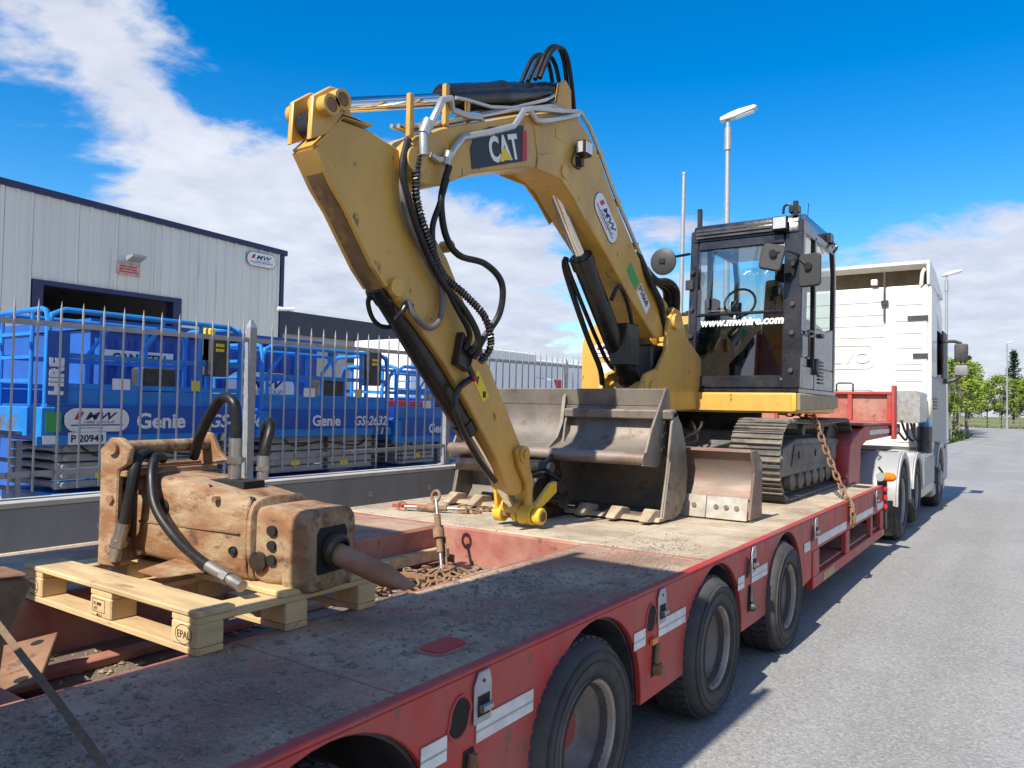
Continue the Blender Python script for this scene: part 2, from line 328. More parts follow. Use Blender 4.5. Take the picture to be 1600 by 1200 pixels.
c_=_mx(_rg(sv.outputs[0],.55,1.0,0,.45),c_,(.46,.45,.43)); c_=_mx(_rg(sv.outputs[1],.62,1.0,0,.5),c_,(.12,.12,.12))
l.new(c_,b.inputs['Base Color']); b.inputs['Roughness'].default_value=.85
bp=n.new('ShaderNodeBump'); bp.inputs['Strength'].default_value=.5; bp.inputs['Distance'].default_value=.004; l.new(v1.outputs['Distance'],bp.inputs['Height']); l.new(bp.outputs[0],b.inputs['Normal'])
M_pave=mat('pavement_concrete',(.34,.33,.30),.85,var=.12,bump=.2)
M_yard=mat('yard_concrete',(.32,.31,.29),.85,var=.12,vs=.7,bump=.2)
M_grass=mat('verge_grass',(.11,.17,.03),.9,var=.3,vs=3,c2=(.16,.15,.05),a2=.6,s2=.8,bump=.5,bs=20)
M_leaf=mat('leaf_green',(.19,.265,.03),.6,var=.35,vs=1.4); M_leafd=mat('leaf_dark',(.035,.07,.022),.65,var=.35,vs=1.4); M_leafp=mat('leaf_pale',(.22,.26,.11),.65,var=.25,vs=1.2)
M_bark=mat('bark_grey',(.20,.17,.13),.9,var=.25,vs=6,bump=.4)
g=MB(); g.add([(-500,-200,-.16),(500,-200,-.16),(500,900,-.16),(-500,900,-.16)],[(0,1,2,3)])
setp(obj('ground',g,M_grass,origin=(0,0,-.16)),None,kind='structure')
# road: straight beside the fence, swinging left in the distance
g=MB(); left=[(-4.95,-30),(-4.95,36),(-4.1,44),(-3.9,60),(-4.5,76),(-8,90),(-20,103),(-60,118)]
right=[(16,-30),(16,62),(11,92),(0,110),(-12,121),(-60,138)]
poly=left+right[::-1]
g.prism(poly,'z',-.15,0); obj('road',g,M_asph,kind='structure',origin=(0,0,0))
g=MB(); g.box((-5.58,-30,-.15),(-5.10,36,.11)); obj('pavement',g,M_pave,kind='structure',bevel=.015)
kr=MB(); 
for i in range(40):
    y=-3+i*.98; kr.box((-5.09,y,-.14),(-4.95,y+.965,.125))
obj('kerb',kr,M_conc2,kind='structure',bevel=.012)
g=MB(); g.box((-70,-30,-.15),(-5.80,60,.28)); obj('yard',g,M_yard,kind='structure')
# far verge kerb piece
g=MB(); g.prism([(-4.0,36.3),(-3.95,46),(-4.3,46),(-5.6,40),(-5.6,36.3)],'z',-.15,.09); obj('footpath',g,M_pave,kind='structure')
# ---------------------------------------------------------------- concrete wall
wall=thing('concrete_wall','low dark-stained concrete wall of cast panels under the bar fence','wall',(-5.7,6,0))
for i in range(7):
    y=-1.2+i*2.72; b=MB(); b.box((-5.79,y+.006,-.1),(-5.60,y+2.714,.875)); obj('concrete_panel',b,M_conc,wall,bevel=.006)
    b=MB(); b.box((-5.80,y+.003,.878),(-5.588,y+2.717,.925)); obj('coping',b,M_conc2,wall,bevel=.012)
    for k in (.45,1.36,2.27):
        b=MB(); b.lathe([(.010,.004),(.026,.004),(.028,0),(.028,-.012)],(-5.60,y+k,.70),(1,0,0),12); obj('tie_ring',b,M_conc2,wall)
        b=MB(); b.cyl((-5.62,y+k,.70),(-5.597,y+k,.70),.012,n=10); obj('tie_hole',b,M_dark,wall)
# ---------------------------------------------------------------- bar fence
fence=thing('bar_fence','galvanised vertical bar fence with pointed tips on the low concrete wall','fence',(-5.7,6,.925))
def rz(y): return 2.135+.012*(y-2.2)
b=MB(); b.cyl((0,0,0),(0,0,1.27),.0082,n=8); b.cyl((0,0,1.27),(0,0,1.335),.0082,.001,n=8)
bar0=obj('bar',b,M_galv,fence); bar0.data.transform(Matrix.Translation(WL[fence.name])); 
posts=[1.5,4.22,6.94,9.66,12.4]; first=True; y=.35
while y<13:
    if min(abs(y-p) for p in posts)>.05:
        lc=Vector((-5.70,y,.965+.012*(y-2.2)))-WL[fence.name]
        if first: bar0.location=lc; first=False
        else: inst(bar0,fence,lc)
    y+=.1505
for zz,nm in ((0,'top_rail'),(-1.05,'bottom_rail')):
    b=MB(); b.prism([(.3,rz(.3)+zz-.02),(13,rz(13)+zz-.02),(13,rz(13)+zz+.02),(.3,rz(.3)+zz+.02)],'x',-5.735,-5.7135); obj(nm,b,M_galv,fence)
for p in posts:
    b=MB(); b.box((-5.775,p-.035,.925),(-5.705,p+.035,2.27)); t=2.27
    b.add([(-5.775,p-.035,t),(-5.705,p-.035,t),(-5.705,p+.035,t),(-5.775,p+.035,t),(-5.75,p-.012,2.34),(-5.73,p-.012,2.34),(-5.73,p+.012,2.34),(-5.75,p+.012,2.34)],[(0,1,5,4),(1,2,6,5),(2,3,7,6),(3,0,4,7),(4,5,6,7)])
    obj('post',b,M_galv,fence)
    b=MB(); b.box((-5.80,p-.06,.926),(-5.69,p+.06,.936)); obj('base_plate',b,M_galv,fence)
# ---------------------------------------------------------------- warehouse
wh=thing('warehouse','pale grey ribbed metal warehouse with navy trim and open roller door','warehouse',(-32,9,.28))
def top(y): return 6.675-.0317*(y-7.68)
def clad(y0,y1,z0,z1f,name='cladding_panel'):
    poly=[]; n=max(1,round((y1-y0)/.33)); dy=(y1-y0)/n; F=-20.0
    for i in range(n):
        a=y0+i*dy; poly+=[(F,a+.004),(F,a+dy*.72),(F+.035,a+dy*.78),(F+.035,a+dy*.93),(F,a+dy*.985)]
    poly+=[(F-.06,y1-.004),(F-.06,y0+.004)]
    b=MB(); m=len(poly); z1=[z1f(p[1]) for p in poly]
    b.add([(p[0],p[1],z0) for p in poly]+[(p[0],p[1],z1[i]) for i,p in enumerate(poly)],[tuple(range(m)),tuple(range(2*m-1,m-1,-1))]+[(i,(i+1)%m,m+(i+1)%m,m+i) for i in range(m)])
    return obj(name,b,M_clad,wh)
D0,D1,DZ=8.55,12.22,4.36
y=-5.0
edges=[-5,-4,-3,-2,-1,0,1,2,3,4,5,6,7,7.8,D0-.12]
for a,c in zip(edges[:-1],edges[1:]): clad(a,c,.28,lambda t:top(t)-.05)
for a,c in ((D0-.12,9.5),(9.5,10.5),(10.5,11.5),(11.5,D1+.12)): clad(a,c,DZ+.12,lambda t:top(t)-.05)
for a,c in ((D1+.12,13.2),(13.2,14.1),(14.1,15.0),(15.0,15.7)): clad(a,c,.28,lambda t:top(t)-.05)
b=MB(); b.prism([(-5.2,top(-5.2)-.09),(15.95,top(15.95)-.09),(15.95,top(15.95)+.07),(-5.2,top(-5.2)+.07)],'x',-20.14,-19.93); obj('roof_trim',b,M_navy,wh)
b=MB(); b.box((-20.1,15.71,.28),(-19.94,15.84,top(15.9)-.10)); obj('corner_trim',b,M_navy,wh)
for a in (D0-.11,D1-.14):
    b=MB(); b.box((-20.3,a,.28),(-19.95,a+.25,DZ)); obj('door_jamb',b,M_navy,wh)
b=MB(); b.box((-20.3,D0-.11,DZ),(-19.95,D1+.11,DZ+.12)); obj('door_head',b,M_navy,wh)
b=MB(); b.box((-45,-5,5.9),(-20.15,15.7,top(15.9)-.2)); obj('roof',b,M_clad,wh)
for a in ((-45,-5,.28),(-44.9,15.7,.28)): pass
b=MB(); b.box((-45,-5,.29),(-44.8,15.7,6.4)); obj('back_wall',b,M_clad,wh)
b=MB(); b.box((-44.8,15.5,.29),(-20.1,15.7,6.1)); obj('end_wall',b,M_clad,wh)
b=MB(); b.box((-44.8,-5,.29),(-20.1,-4.8,6.0)); obj('end_wall',b,M_clad,wh)
b=MB(); b.box((-20.0,10.78,5.30),(-19.80,10.84,5.36)); b.prism([(-19.82,5.26),(-19.48,5.36),(-19.48,5.42),(-19.82,5.40)],'y',10.62,11.0); obj('floodlight',b,M_galv,wh)
b=MB(); b.box((-19.96,10.45,4.92),(-19.93,11.08,5.22)); sg=obj('sign',b,mat('faded_red_sign',(.55,.28,.25),.6,var=.25,vs=12,c2=(.62,.55,.5),a2=.8,s2=9),wh)
for k in range(3): b=MB(); b.box((-19.928,10.53,4.98+k*.07),(-19.925,11.0,5.01+k*.07)); obj('sign_line',b,M_redv,wh)
sticker(wh,(-19.92,14.95,6.02),*YX,1.05,.42)
b=MB(); b.cyl((-19.95,15.55,4.62),(-19.75,15.62,4.60),.03,n=8); b.cyl((-19.8,15.5,4.55),(-19.55,15.95,4.58),.06,n=10); obj('security_camera',b,M_white,wh)
# ---------------------------------------------------------------- second building
b2=thing('workshop_building','long low grey building with dark fascia behind the warehouse','building',(-38,30,.28))
b=MB(); b.box((-45,22,.28),(-30,37,4.93)); obj('wall',b,mat('grey_render',(.40,.40,.38),.8,var=.08,vs=.5),b2)
b=MB(); b.box((-45.3,21.6,4.94),(-29.85,37.3,6.02)); obj('fascia',b,mat('charcoal_fascia',(.045,.05,.065),.5,var=.08,vs=.5),b2)
for k in range(11):
    y=22.8+k*1.3; b=MB(); b.box((-30.05,y,3.75),(-29.97,y+.55,4.35)); f=obj('window',b,M_dkpl,b2); b=MB(); b.box((-29.968,y+.05,3.8),(-29.96,y+.5,4.3)); obj('pane',b,M_glassd,f)
# ---------------------------------------------------------------- lamps and poles
def lamp(x,y,h,label,yaw=0,r=.085):
    t=thing('street_lamp',label,'street lamp',(x,y,0),0,'street lamps along the road')
    b=MB(); b.cyl((x,y,0),(x,y,h*.18),r*1.35,r*1.25,12); b.cyl((x,y,h*.18),(x,y,h-.25),r*1.0,r*.62,12); obj('pole',b,M_galv,t)
    b=MB(); b.cyl((x,y,h-.9),(x,y,h-.25),r*.95,r*.9,12); b.cyl((x,y,h-.26),(x,y,h),r*.55,r*.5,10); obj('collar',b,M_galv,t)
    c,s=math.cos(yaw),math.sin(yaw); M=Matrix.Translation((x,y,h))@Matrix.Rotation(yaw,4,'Z')@Matrix.Rotation(R(-14),4,'Y')
    b=MB(); P=[(-.22,.0),(-.20,.11),(.10,.15),(.35,.16),(.78,.12),(.86,.05),(.80,.0),(.2,-.03)]
    vs=[M@Vector((p[0],-.13,p[1])) for p in P]+[M@Vector((p[0],.13,p[1])) for p in P]; n=len(P)
    b.add(vs,[tuple(range(n)),tuple(range(2*n-1,n-1,-1))]+[(i,(i+1)%n,n+(i+1)%n,n+i) for i in range(n)]); obj('lamp_head',b,mat('lamp_head_grey',(.6,.6,.6),.4,metal=.3),t,bevel=.02)
    b=MB(); b.box((.22,-.10,-.045),(.74,.10,-.025),M); obj('lamp_lens',b,M_lens,t)
    return t
lamp(-7.45,21.6,10.1,'tall galvanised street lamp rising behind the excavator cab',R(10),.11)
lamp(-4.35,50,9.6,'slim street lamp on the grass verge just past the white truck',R(10),.10)
lamp(-3.2,112,10.5,'distant slim street lamp among the roadside trees',R(10),.10)
b=MB(); b.cyl((-8.72,21.2,.28),(-8.62,21.2,8.55),.075,.055,12); b.cyl((-8.62,21.2,8.55),(-8.62,21.2,8.63),.065,n=12)
obj('flag_pole',b,M_galv,label='plain thin metal pole without a lamp head behind the excavator boom',cat='pole')
# ---------------------------------------------------------------- trees
def leafball(rng,n,shape,size):
    b=MB()
    for i in range(n):
        p=shape(rng); a=rng.random()*6.28; t=rng.uniform(-.9,.9); s=size*rng.uniform(.6,1.4)
        u=Vector((math.cos(a),math.sin(a),rng.uniform(-.4,.4))).normalized()*s; v=u.cross(Vector((rng.uniform(-1,1),rng.uniform(-1,1),t))).normalized()*s*.7
        b.add([p-u*.9,p-v*.7,p+u,p+v*.7],[(0,1,2,3)])
    return b
def crown_shape(clumps,rr):
    def f(rng):
        c=rng.choice(clumps); 
        while 1:
            q=Vector((rng.uniform(-1,1),rng.uniform(-1,1),rng.uniform(-1,1)))
            if q.length<1: break
        q=q*(.55+.45*rng.random())
        return Vector(c[:3])+Vector((q.x*c[3],q.y*c[3],q.z*c[3]*.8))
    return f
def treemesh(kind,seed):
    rng=random.Random(seed); tr=MB()
    if kind=='con':
        h=9.5; tr.cyl((0,0,0),(0,0,h),.14,.02,8); b=MB()
        for k in range(46):
            z=1.2+k*(h-1.4)/46; rad=(1-z/h)*2.3+.15
            for j in range(7):
                a=rng.random()*6.28; e=Vector((math.cos(a)*rad,math.sin(a)*rad,z+rng.uniform(.1,.5)))
                for q in range(9):
                    t=(q+.6)/9; p=Vector((0,0,z)).lerp(e,t)+Vector((rng.uniform(-.14,.14),rng.uniform(-.14,.14),rng.uniform(-.14,.1)))
                    s=rng.uniform(.10,.22); a2=rng.random()*6.28; u=Vector((math.cos(a2),math.sin(a2),rng.uniform(-.6,.3)))*s; v=u.cross(Vector((rng.uniform(-1,1),rng.uniform(-1,1),1))).normalized()*s*.5
                    b.add([p-u,p-v,p+u,p+v],[(0,1,2,3)])
        return tr,b
    h={'dec':6.4,'pale':5.0,'bush':1.6}[kind]; st=h*(.34 if kind!='bush' else .05)
    tr.cyl((0,0,0),(.04,.02,st*1.1),.085,.065,8); clumps=[]
    for k in range(13 if kind!='bush' else 7):
        a=rng.random()*6.28; z=st+(h-st)*(.08+.84*rng.random()); wd=math.sin(min(1,max(0,(z-st)/(h-st)))*math.pi*.85+.35)*h*.24
        c=(math.cos(a)*wd*rng.uniform(.3,1),math.sin(a)*wd*rng.uniform(.3,1),z,h*rng.uniform(.09,.16)); clumps.append(c)
        tr.tube([(.04,.02,st*.9),(c[0]*.5,c[1]*.5,(st+c[2])*.5),c[:3]],[.04,.028,.012],6)
    return tr,leafball(rng,2600 if kind!='bush' else 900,crown_shape(clumps,h),.115 if kind!='bush' else .09)
PROT={}
def tree(kind,seed,x,y,sc,label,group):
    key=(kind,seed)
    if key not in PROT:
        t=thing('tree' if kind!='bush' else 'shrub',label,'tree' if kind!='bush' else 'shrub',(0,0,0),0,group); tr,cr=treemesh(kind,seed)
        obj('trunk',tr,M_bark,t); obj('crown',cr,{'dec':M_leaf,'con':M_leafd,'pale':M_leafp,'bush':M_leaf}[kind],t); PROT[key]=t
    else: t=copytree(PROT[key])
    t.location=(x,y,-.14); t.scale=(sc,sc,sc); t.rotation_euler.z=seed*1.3+x; setp(t,label,None,group)
    return t
GD='young leafy trees on the left verge'
rng=random.Random(3)
for i,(x,y,s_) in enumerate([(-4.7,52,.8),(-4.85,57,.85),(-4.6,62,.9),(-5.2,66,.95),(-4.75,71,.95),(-5.6,74,1.0),(-5.2,79,1.0),(-6.6,83,1.05),(-5.9,87,1.0),(-7.6,91,1.1),(-8.6,95,1.1)]):
    tree('dec',1+i%3,x,y,s_,'young bright green tree with slim pale trunk on the road verge',GD)
rng=random.Random(8)
for i in range(26):
    x=-13+(i//2)*1.75+rng.uniform(-.4,.4); y=116-.62*x+(i%2)*5+rng.uniform(-1,2)
    tree('dec',1+i%3,x,y,rng.uniform(.85,1.15),'full leafy green tree in the belt behind the road bend','leafy trees behind the road bend')
for i,(x,y,s) in enumerate([(-16,137,1.0),(-9,138,1.15),(-3,134,1.2),(3,130,1.05),(9,127,1.25),(-21,128,1.1),(14,124,1.0)]):
    tree('con',11+i%2,x,y,s,'dark pointed conifer standing behind the road bend','conifers at the road bend')
for i,(x,y,s) in enumerate([(4.5,111,.95),(8.5,108,1.0),(12.5,105,.9)]):
    tree('pale',21+i%2,x,y,s,'pale blossoming round tree beyond the road bend','pale trees at the road bend')
for i,(x,y) in enumerate([(-4.9,52),(-5.4,59),(-5.0,65),(-5.6,71),(-6.0,77),(-7.0,82),(-8.4,88)]):
    tree('bush',31+i%2,x,y,rng.uniform(.7,1.1),'low green bush at the foot of the verge trees','low bushes on the verge')
gr=MB()
for i in range(9000):
    y=37+50*rng.random()**1.3; x=-4.3-max(0,(y-74))*.28-rng.random()**1.4*7; h=rng.uniform(.06,.26); a=rng.random()*6.28
    d=Vector((math.cos(a),math.sin(a),0))*rng.uniform(.02,.05); p=Vector((x,y,-.16)); l=Vector((rng.uniform(-.06,.06),rng.uniform(-.06,.06),h))
    gr.add([p-d,p+d,p+l],[(0,1,2)])
setp(obj('grass',gr,M_grass,origin=(-8,70,-.16)),'rough grass on the verge beneath the young trees','grass',kind='stuff')
fr=thing('rail_fence','low pale post and rail fence at the foot of the roadside trees','fence',(0,112,-.16))
for k in range(16):
    x=-12+k*1.7; yy=111.5-.5*x; b=MB(); b.box((x-.06,yy-.05,-.16),(x+.06,yy+.05,1.0)); obj('post',b,M_bark,fr)
for z in (.5,.9):
    b=MB(); b.add([(-12,117.4,z-.06),(14,104.4,z-.06),(14,104.4,z+.06),(-12,117.4,z+.06),(-12,117.35,z-.06),(14,104.35,z-.06),(14,104.35,z+.06),(-12,117.35,z+.06)],[(0,1,2,3),(7,6,5,4),(0,4,5,1),(3,2,6,7)]); obj('rail',b,M_bark,fr)
# white gate rail near first lamp
gt=thing('white_barrier','small white tubular barrier beside the first verge lamp','barrier',(-5.0,56,-.16))
for k in range(5):
    b=MB(); b.cyl((-6.0+k*.35,56,-.16),(-6.0+k*.35,56,1.0),.03,n=8); obj('upright',b,M_white,gt)
b=MB(); b.cyl((-6.03,56,1.0),(-4.57,56,1.0),.035,n=8); obj('rail',b,M_white,gt)
# ---------------------------------------------------------------- scissor lifts
def lift(label,x,y0,y1,zb,zt,zr,model,wd=1.05,number=None,badge=False,vertical=None):
    L_=y1-y0; t=thing('scissor_lift',label,'scissor lift',(x-wd/2,(y0+y1)/2,.28),0,'blue scissor lifts parked in the yard')
    z0=.28
    b=MB(); b.box((x-wd+.02,y0+.12,z0+.20),(x-.02,y1-.12,z0+.52)); ch=obj('chassis',b,M_blue,t,bevel=.02)
    for sx in (x-.13,x-wd+.0):
        for yy in (y0+.35,y1-.35):
            b=MB(); b.lathe([(.05,-.01),(.12,0),(.19,.0),(.2,.02),(.2,.11),(.18,.13),(.0,.13)],(sx,yy,z0+.2),(1,0,0),18); obj('wheel',b,M_tyre,t)
    text('lettering','E-DRIVE',.13,(x-.012,y0+.3,z0+.33),*YX,M_white,t,.003,bold=.004)
    n=5; dz=(zb-.03-(z0+.55))/n
    for k in range(n):
        z=z0+.55+k*dz; b=MB(); b.box((x-.16,y0+.16,z+.006),(x-.08,y1-.14,z+dz-.006)); a=obj('scissor_arm',b,M_lgrey,t,bevel=.008)
        for yy in (y0+.22,(y0+y1)/2,y1-.2):
            b=MB(); b.cyl((x-.085,yy,z+dz/2),(x-.055,yy,z+dz/2),.026,n=10); obj('pivot_pin',b,M_dkpl if yy!=y0+.22 else M_galv,a)
        b=MB(); b.box((x-wd+.08,y0+.16,z+.006),(x-wd+.16,y1-.14,z+dz-.006)); obj('scissor_arm',b,M_lgrey,t,bevel=.008)
        b=MB(); b.cyl((x-wd+.1,y0+.2,z+dz/2),(x-.1,y0+.2,z+dz/2),.03,n=8); obj('cross_tube',b,M_lgrey,t)
    b=MB(); b.box((x-wd,y0+.02,zb),(x,y1,zt)); obj('platform',b,M_blue2,t,bevel=.008)
    b=MB(); b.box((x-wd-.01,y0-.02,zb+.02),(x+.012,y0+.10,zt-.02)); obj('platform_end',b,M_blue,t,bevel=.01)
    b=MB(); b.box((x-.03,y0-.05,zb-.035),(x+.016,y1+.02,zb+.05)); obj('platform_skirt',b,M_blue,t,bevel=.006)
    r=.024
    def hoop(y,nm='rail_post'):
        b=MB(); b.tube([(x-.03,y,zt-.05),(x-.03,y,zr-.10),(x-.06,y,zr-.02),(x-.14,y,zr),(x-wd+.14,y,zr),(x-wd+.06,y,zr-.02),(x-wd+.03,y,zr-.1),(x-wd+.03,y,zt-.05)],r,8); obj(nm,b,M_blue,t)
    hoop(y0+.03); hoop(y1-.03)
    for xx in (x-.03,x-wd+.03):
        b=MB(); b.tube([(xx,y0+.03,zr-.16),(xx,y0+.06,zr-.05),(xx,y0+.16,zr),(xx,y1-.16,zr),(xx,y1-.06,zr-.05),(xx,y1-.03,zr-.16)],r,8); obj('top_rail',b,M_blue,t)
        for zz in (zt+(zr-zt)*.52,zt+(zr-zt)*.2):
            b=MB(); b.box((xx-.016,y0+.03,zz-.022),(xx+.016,y1-.03,zz+.022)); obj('mid_rail',b,M_blue,t)
        for k in range(1,4):
            yy=y0+L_*k/4; b=MB()
            if k==2: b.tube([(xx,yy-.12,zt-.02),(xx,yy-.12,zt+(zr-zt)*.6),(xx,yy+.10,zr-.01)],r*.9,8)
            else: b.cyl((xx,yy,zt-.02),(xx,yy,zr),r*.9,n=8)
            obj('rail_post',b,M_blue,t)
        b=MB(); b.box((xx-.008,y0+.05,zt),(xx+.008,y1-.05,zt+.13)); obj('toe_board',b,M_blue,t)
    # gate at the end, ladder and control box
    b=MB(); 
    for q in (.25,.8): b.cyl((x-wd*q,y0+.01,zt),(x-wd*q,y0+.01,zr-.03),.018,n=8)
    for q in (.25,.5,.75): b.box((x-wd*.8,y0,zt+(zr-zt)*q-.015),(x-wd*.25,y0+.02,zt+(zr-zt)*q+.015))
    obj('gate',b,M_blue,t)
    b=MB()
    for q in range(4): b.box((x-wd*.7,y0-.07,z0+.3+q*.24),(x-wd*.3,y0-.03,z0+.33+q*.24))
    for q in (.3,.7): b.box((x-wd*q-.015,y0-.06,z0+.25),(x-wd*q+.015,y0-.02,zb))
    obj('ladder',b,M_lgrey,t)
    yc=y1-.42; b=MB(); b.box((x-.10,yc,zt+.30),(x+.03,yc+.24,zt+.72)); cb=obj('control_box',b,M_dkpl,t,bevel=.015)
    b=MB(); b.box((x+.031,yc+.07,zt+.55),(x+.035,yc+.16,zt+.58)); b.box((x+.031,yc+.07,zt+.60),(x+.035,yc+.16,zt+.63)); obj('control_label',b,M_yelv,cb)
    b=MB(); b.box((x-.10,yc-.0,zr-.36),(x+.02,yc+.07,zr-.03)); b.box((x-.10,yc-.0,zr-.36),(x+.02,yc+.22,zr-.29)); badge and obj('manual_holder',b,flat('yellow_plastic',(.85,.60,.01),.4),t,bevel=.01)
    for k in range(6):
        b=MB(); yy=y0-.0+.0; b.add([(x+.018,y1-.30+k*.045,zb-.03),(x+.018,y1-.30+k*.045+.0225,zb-.03),(x+.018,y1-.30+k*.045+.0425,zb+.045),(x+.018,y1-.30+k*.045+.02,zb+.045)],[(0,1,2,3)]); obj('hazard_stripe',b,M_yelv if k%2 else M_blkv,t)
    ty=(zb+zt)/2-.01; H_=(zt-zb)
    for q,zz in ((.25,z0+.63),(.62,z0+.60),(.8,z0+.45)):
        b=MB(); b.box((x-.078,y0+L_*q,zz),(x-.0765,y0+L_*q+.12,zz+.055)); obj('warning_sticker',b,M_yelv,t)
    b=MB(); b.tube([(x-.05,y0+.3,zb-.02),(x-.03,y0+.5,zb-.14),(x-.04,y0+.9,zb-.10),(x-.05,y1-.5,zb-.16),(x-.06,y1-.3,zb-.02)],.012,6,sub=6); obj('cable',b,M_rub,t)
    b=MB(); b.box((x-.25,y0+L_*.45,zt+.02),(x-.04,y0+L_*.45+.34,zt+.36)); obj('tool_box',b,M_dkpl,t,bevel=.02)
    b=MB(); b.box((x-.02,y0+L_*.3,zt+.14),(x-.012,y0+L_*.3+.16,zt+.24)); obj('safety_notice',b,M_white,t)
    b=MB(); b.box((x-.02,y0+L_*.7,zt+.15),(x-.012,y0+L_*.7+.10,zt+.25)); obj('safety_notice',b,M_yelv,t)
    u=y0+(.80 if badge else L_*.36)
    text('lettering','Genie',H_*.62,(x+.004,u,ty-.04),*YX,M_white,t,.002,bold=H_*.018,sx=1.05)
    text('lettering',model,H_*.58,(x+.004,u+H_*2.35,ty-.04),*YX,M_white,t,.002,shear=.25,bold=H_*.014,sx=1.02)
    if badge:
        sticker(t,(x+.003,y0+.45,ty+.035),*YX,.56,H_*.66)
        b=MB(); b.box((x+.0165,y0+.20,zb-.03),(x+.0195,y0+.52,zb+.075)); obj('number_plate',b,M_white,t)
        text('lettering',number,.085,(x+.021,y0+.22,zb-.008),*YX,M_blkv,t,.001,bold=.002)
        b=MB(); b.box((x+.014,y0+.02,zb+.08),(x+.017,y0+.14,zt-.06)); obj('green_tag',b,M_grnv,t)
        b=MB(); b.box((x+.0165,y0+.0,zb-.02),(x+.019,y0+.1,zb+.05)); obj('white_tag',b,M_white,t)
        text('lettering','HIRE',.15,(x+.0,y0+.15,zt+.08),(0,0,1),(0,-1,0),M_white,t,.003,bold=.008)
        b=MB(); b.box((x-.015,y0+.02,zt+.02),(x-.004,y0+.2,zt+.62)); obj('sign_board',b,M_blue2,t)
    return t
lift('large blue scissor lift with oval hire badge and number plate under its lettering',-6.80,2.99,4.92,1.25,1.56,2.37,'GS-3246',badge=True,number='P 20943')
lift('blue scissor lift with plain model lettering between the fence post and excavator arm',-6.80,5.14,7.10,1.27,1.54,2.23,'GS-2632')
lift('blue scissor lift half hidden behind the excavator arm',-6.80,7.22,9.0,1.15,1.43,2.11,'GS-1932')
lift('blue scissor lift at the warehouse end of the row, cut by the picture edge',-6.95,.78,2.72,1.25,1.56,2.37,'GS-3246')
lift('blue scissor lift standing in the second row behind the others',-9.2,10.6,12.7,1.3,1.6,2.2,'GS-2632')
# ---------------------------------------------------------------- yard cabins and vehicles
cb=thing('site_cabin','deep blue steel site cabin with hire badge behind the large lift','cabin',(-10.2,5.8,.28))
b=MB(); b.box((-11.4,4.5,.3),(-9.12,7.9,2.42)); obj('body',b,M_blue2,cb)
for k in range(14):
    y=4.55+k*.24; b=MB(); b.prism([(-9.12,y),(-9.07,y+.04),(-9.07,y+.13),(-9.12,y+.17)],'z',.4,2.34); obj('rib',b,M_blue2,cb)
b=MB(); b.box((-11.42,4.46,2.43),(-9.04,7.94,2.55)); obj('roof_rail',b,M_blue2,cb)
b=MB(); b.box((-9.065,4.62,2.02),(-9.05,5.5,2.20)); obj('name_board',b,M_white,cb); text('lettering','CANTEEN',.15,(-9.045,4.72,2.06),*YX,M_blkv,cb,.002,bold=.004)
sticker(cb,(-9.055,6.85,1.80),*YX,1.15,.46)
for i,(y0,y1,x,zt,nm) in enumerate([(17,24,-15.5,3.6,'first'),(25.2,32,-16.5,3.5,'second')]):
    v=thing('box_lorry',('white box lorry with green lower band parked across the yard','white box lorry with red lettering parked farthest down the yard')[i],'lorry',(x-1.2,(y0+y1)/2,.28))
    b=MB(); b.box((x-2.4,y0,1.45),(x,y1,zt)); obj('box_body',b,M_white,v,bevel=.04)
    b=MB(); b.box((x-2.38,y0+.02,1.0),(x-.02,y1-.02,1.44)); obj('green_band',b,flat('green_paint',(.02,.28,.19),.5),v)
    b=MB(); b.box((x+.003,y0+.8,2.4),(x+.006,y0+2.6,2.75)); obj('logo',b,M_redv if i else M_blkv,v)
    b=MB(); b.prism([(y1,.7),(y1+1.9,.7),(y1+1.9,1.7),(y1+1.4,2.7),(y1,2.75)],'x',x-2.35,x-.05); obj('cab',b,M_white,v,bevel=.06)
    for yy in (y0+1.3,y1+.9):
        for xx in (x-.3,x-2.4): b=MB(); b.lathe([(0,0),(.3,0),(.47,.03),(.48,.25),(.3,.29),(0,.29)],(xx,yy,.76),(1,0,0),20); obj('wheel',b,M_tyre,v)
    b=MB(); b.box((x-2.0,y0+.1,.65),(x-.4,y1,.98)); obj('chassis',b,M_dkpl,v)
v=thing('skip','red steel skip with a white panel behind the lifts','skip',(-9.6,9.9,.28))
b=MB(); b.prism([(9.2,.55),(10.6,.55),(11.0,1.62),(8.9,1.62)],'x',-10.6,-9.3); obj('body',b,flat('red_paint',(.55,.02,.02),.45),v,bevel=.02)
b=MB(); b.box((-9.296,9.55,1.05),(-9.29,10.1,1.5)); obj('white_panel',b,M_white,v)
b=MB(); b.box((-10.65,8.86,1.60),(-9.25,11.04,1.68)); obj('rim',b,flat('red_paint',(.5,.02,.02)),v,bevel=.01)
v=thing('steel_tank','rusty white cylindrical tank lying behind the second lift','tank',(-9.6,7.0,.28))
b=MB(); b.cyl((-9.9,6.1,2.05),(-9.9,7.3,2.05),.24,n=24); obj('shell',b,M_white,v,bevel=.02)
b=MB(); b.cyl((-9.9,7.31,2.05),(-9.9,8.2,2.05),.245,n=24); obj('rusty_shell',b,M_rust,v,bevel=.02)
for y in (6.3,7.9): b=MB(); b.box((-10.1,y,.3),(-9.7,y+.1,1.86)); obj('stand',b,M_blue,v)
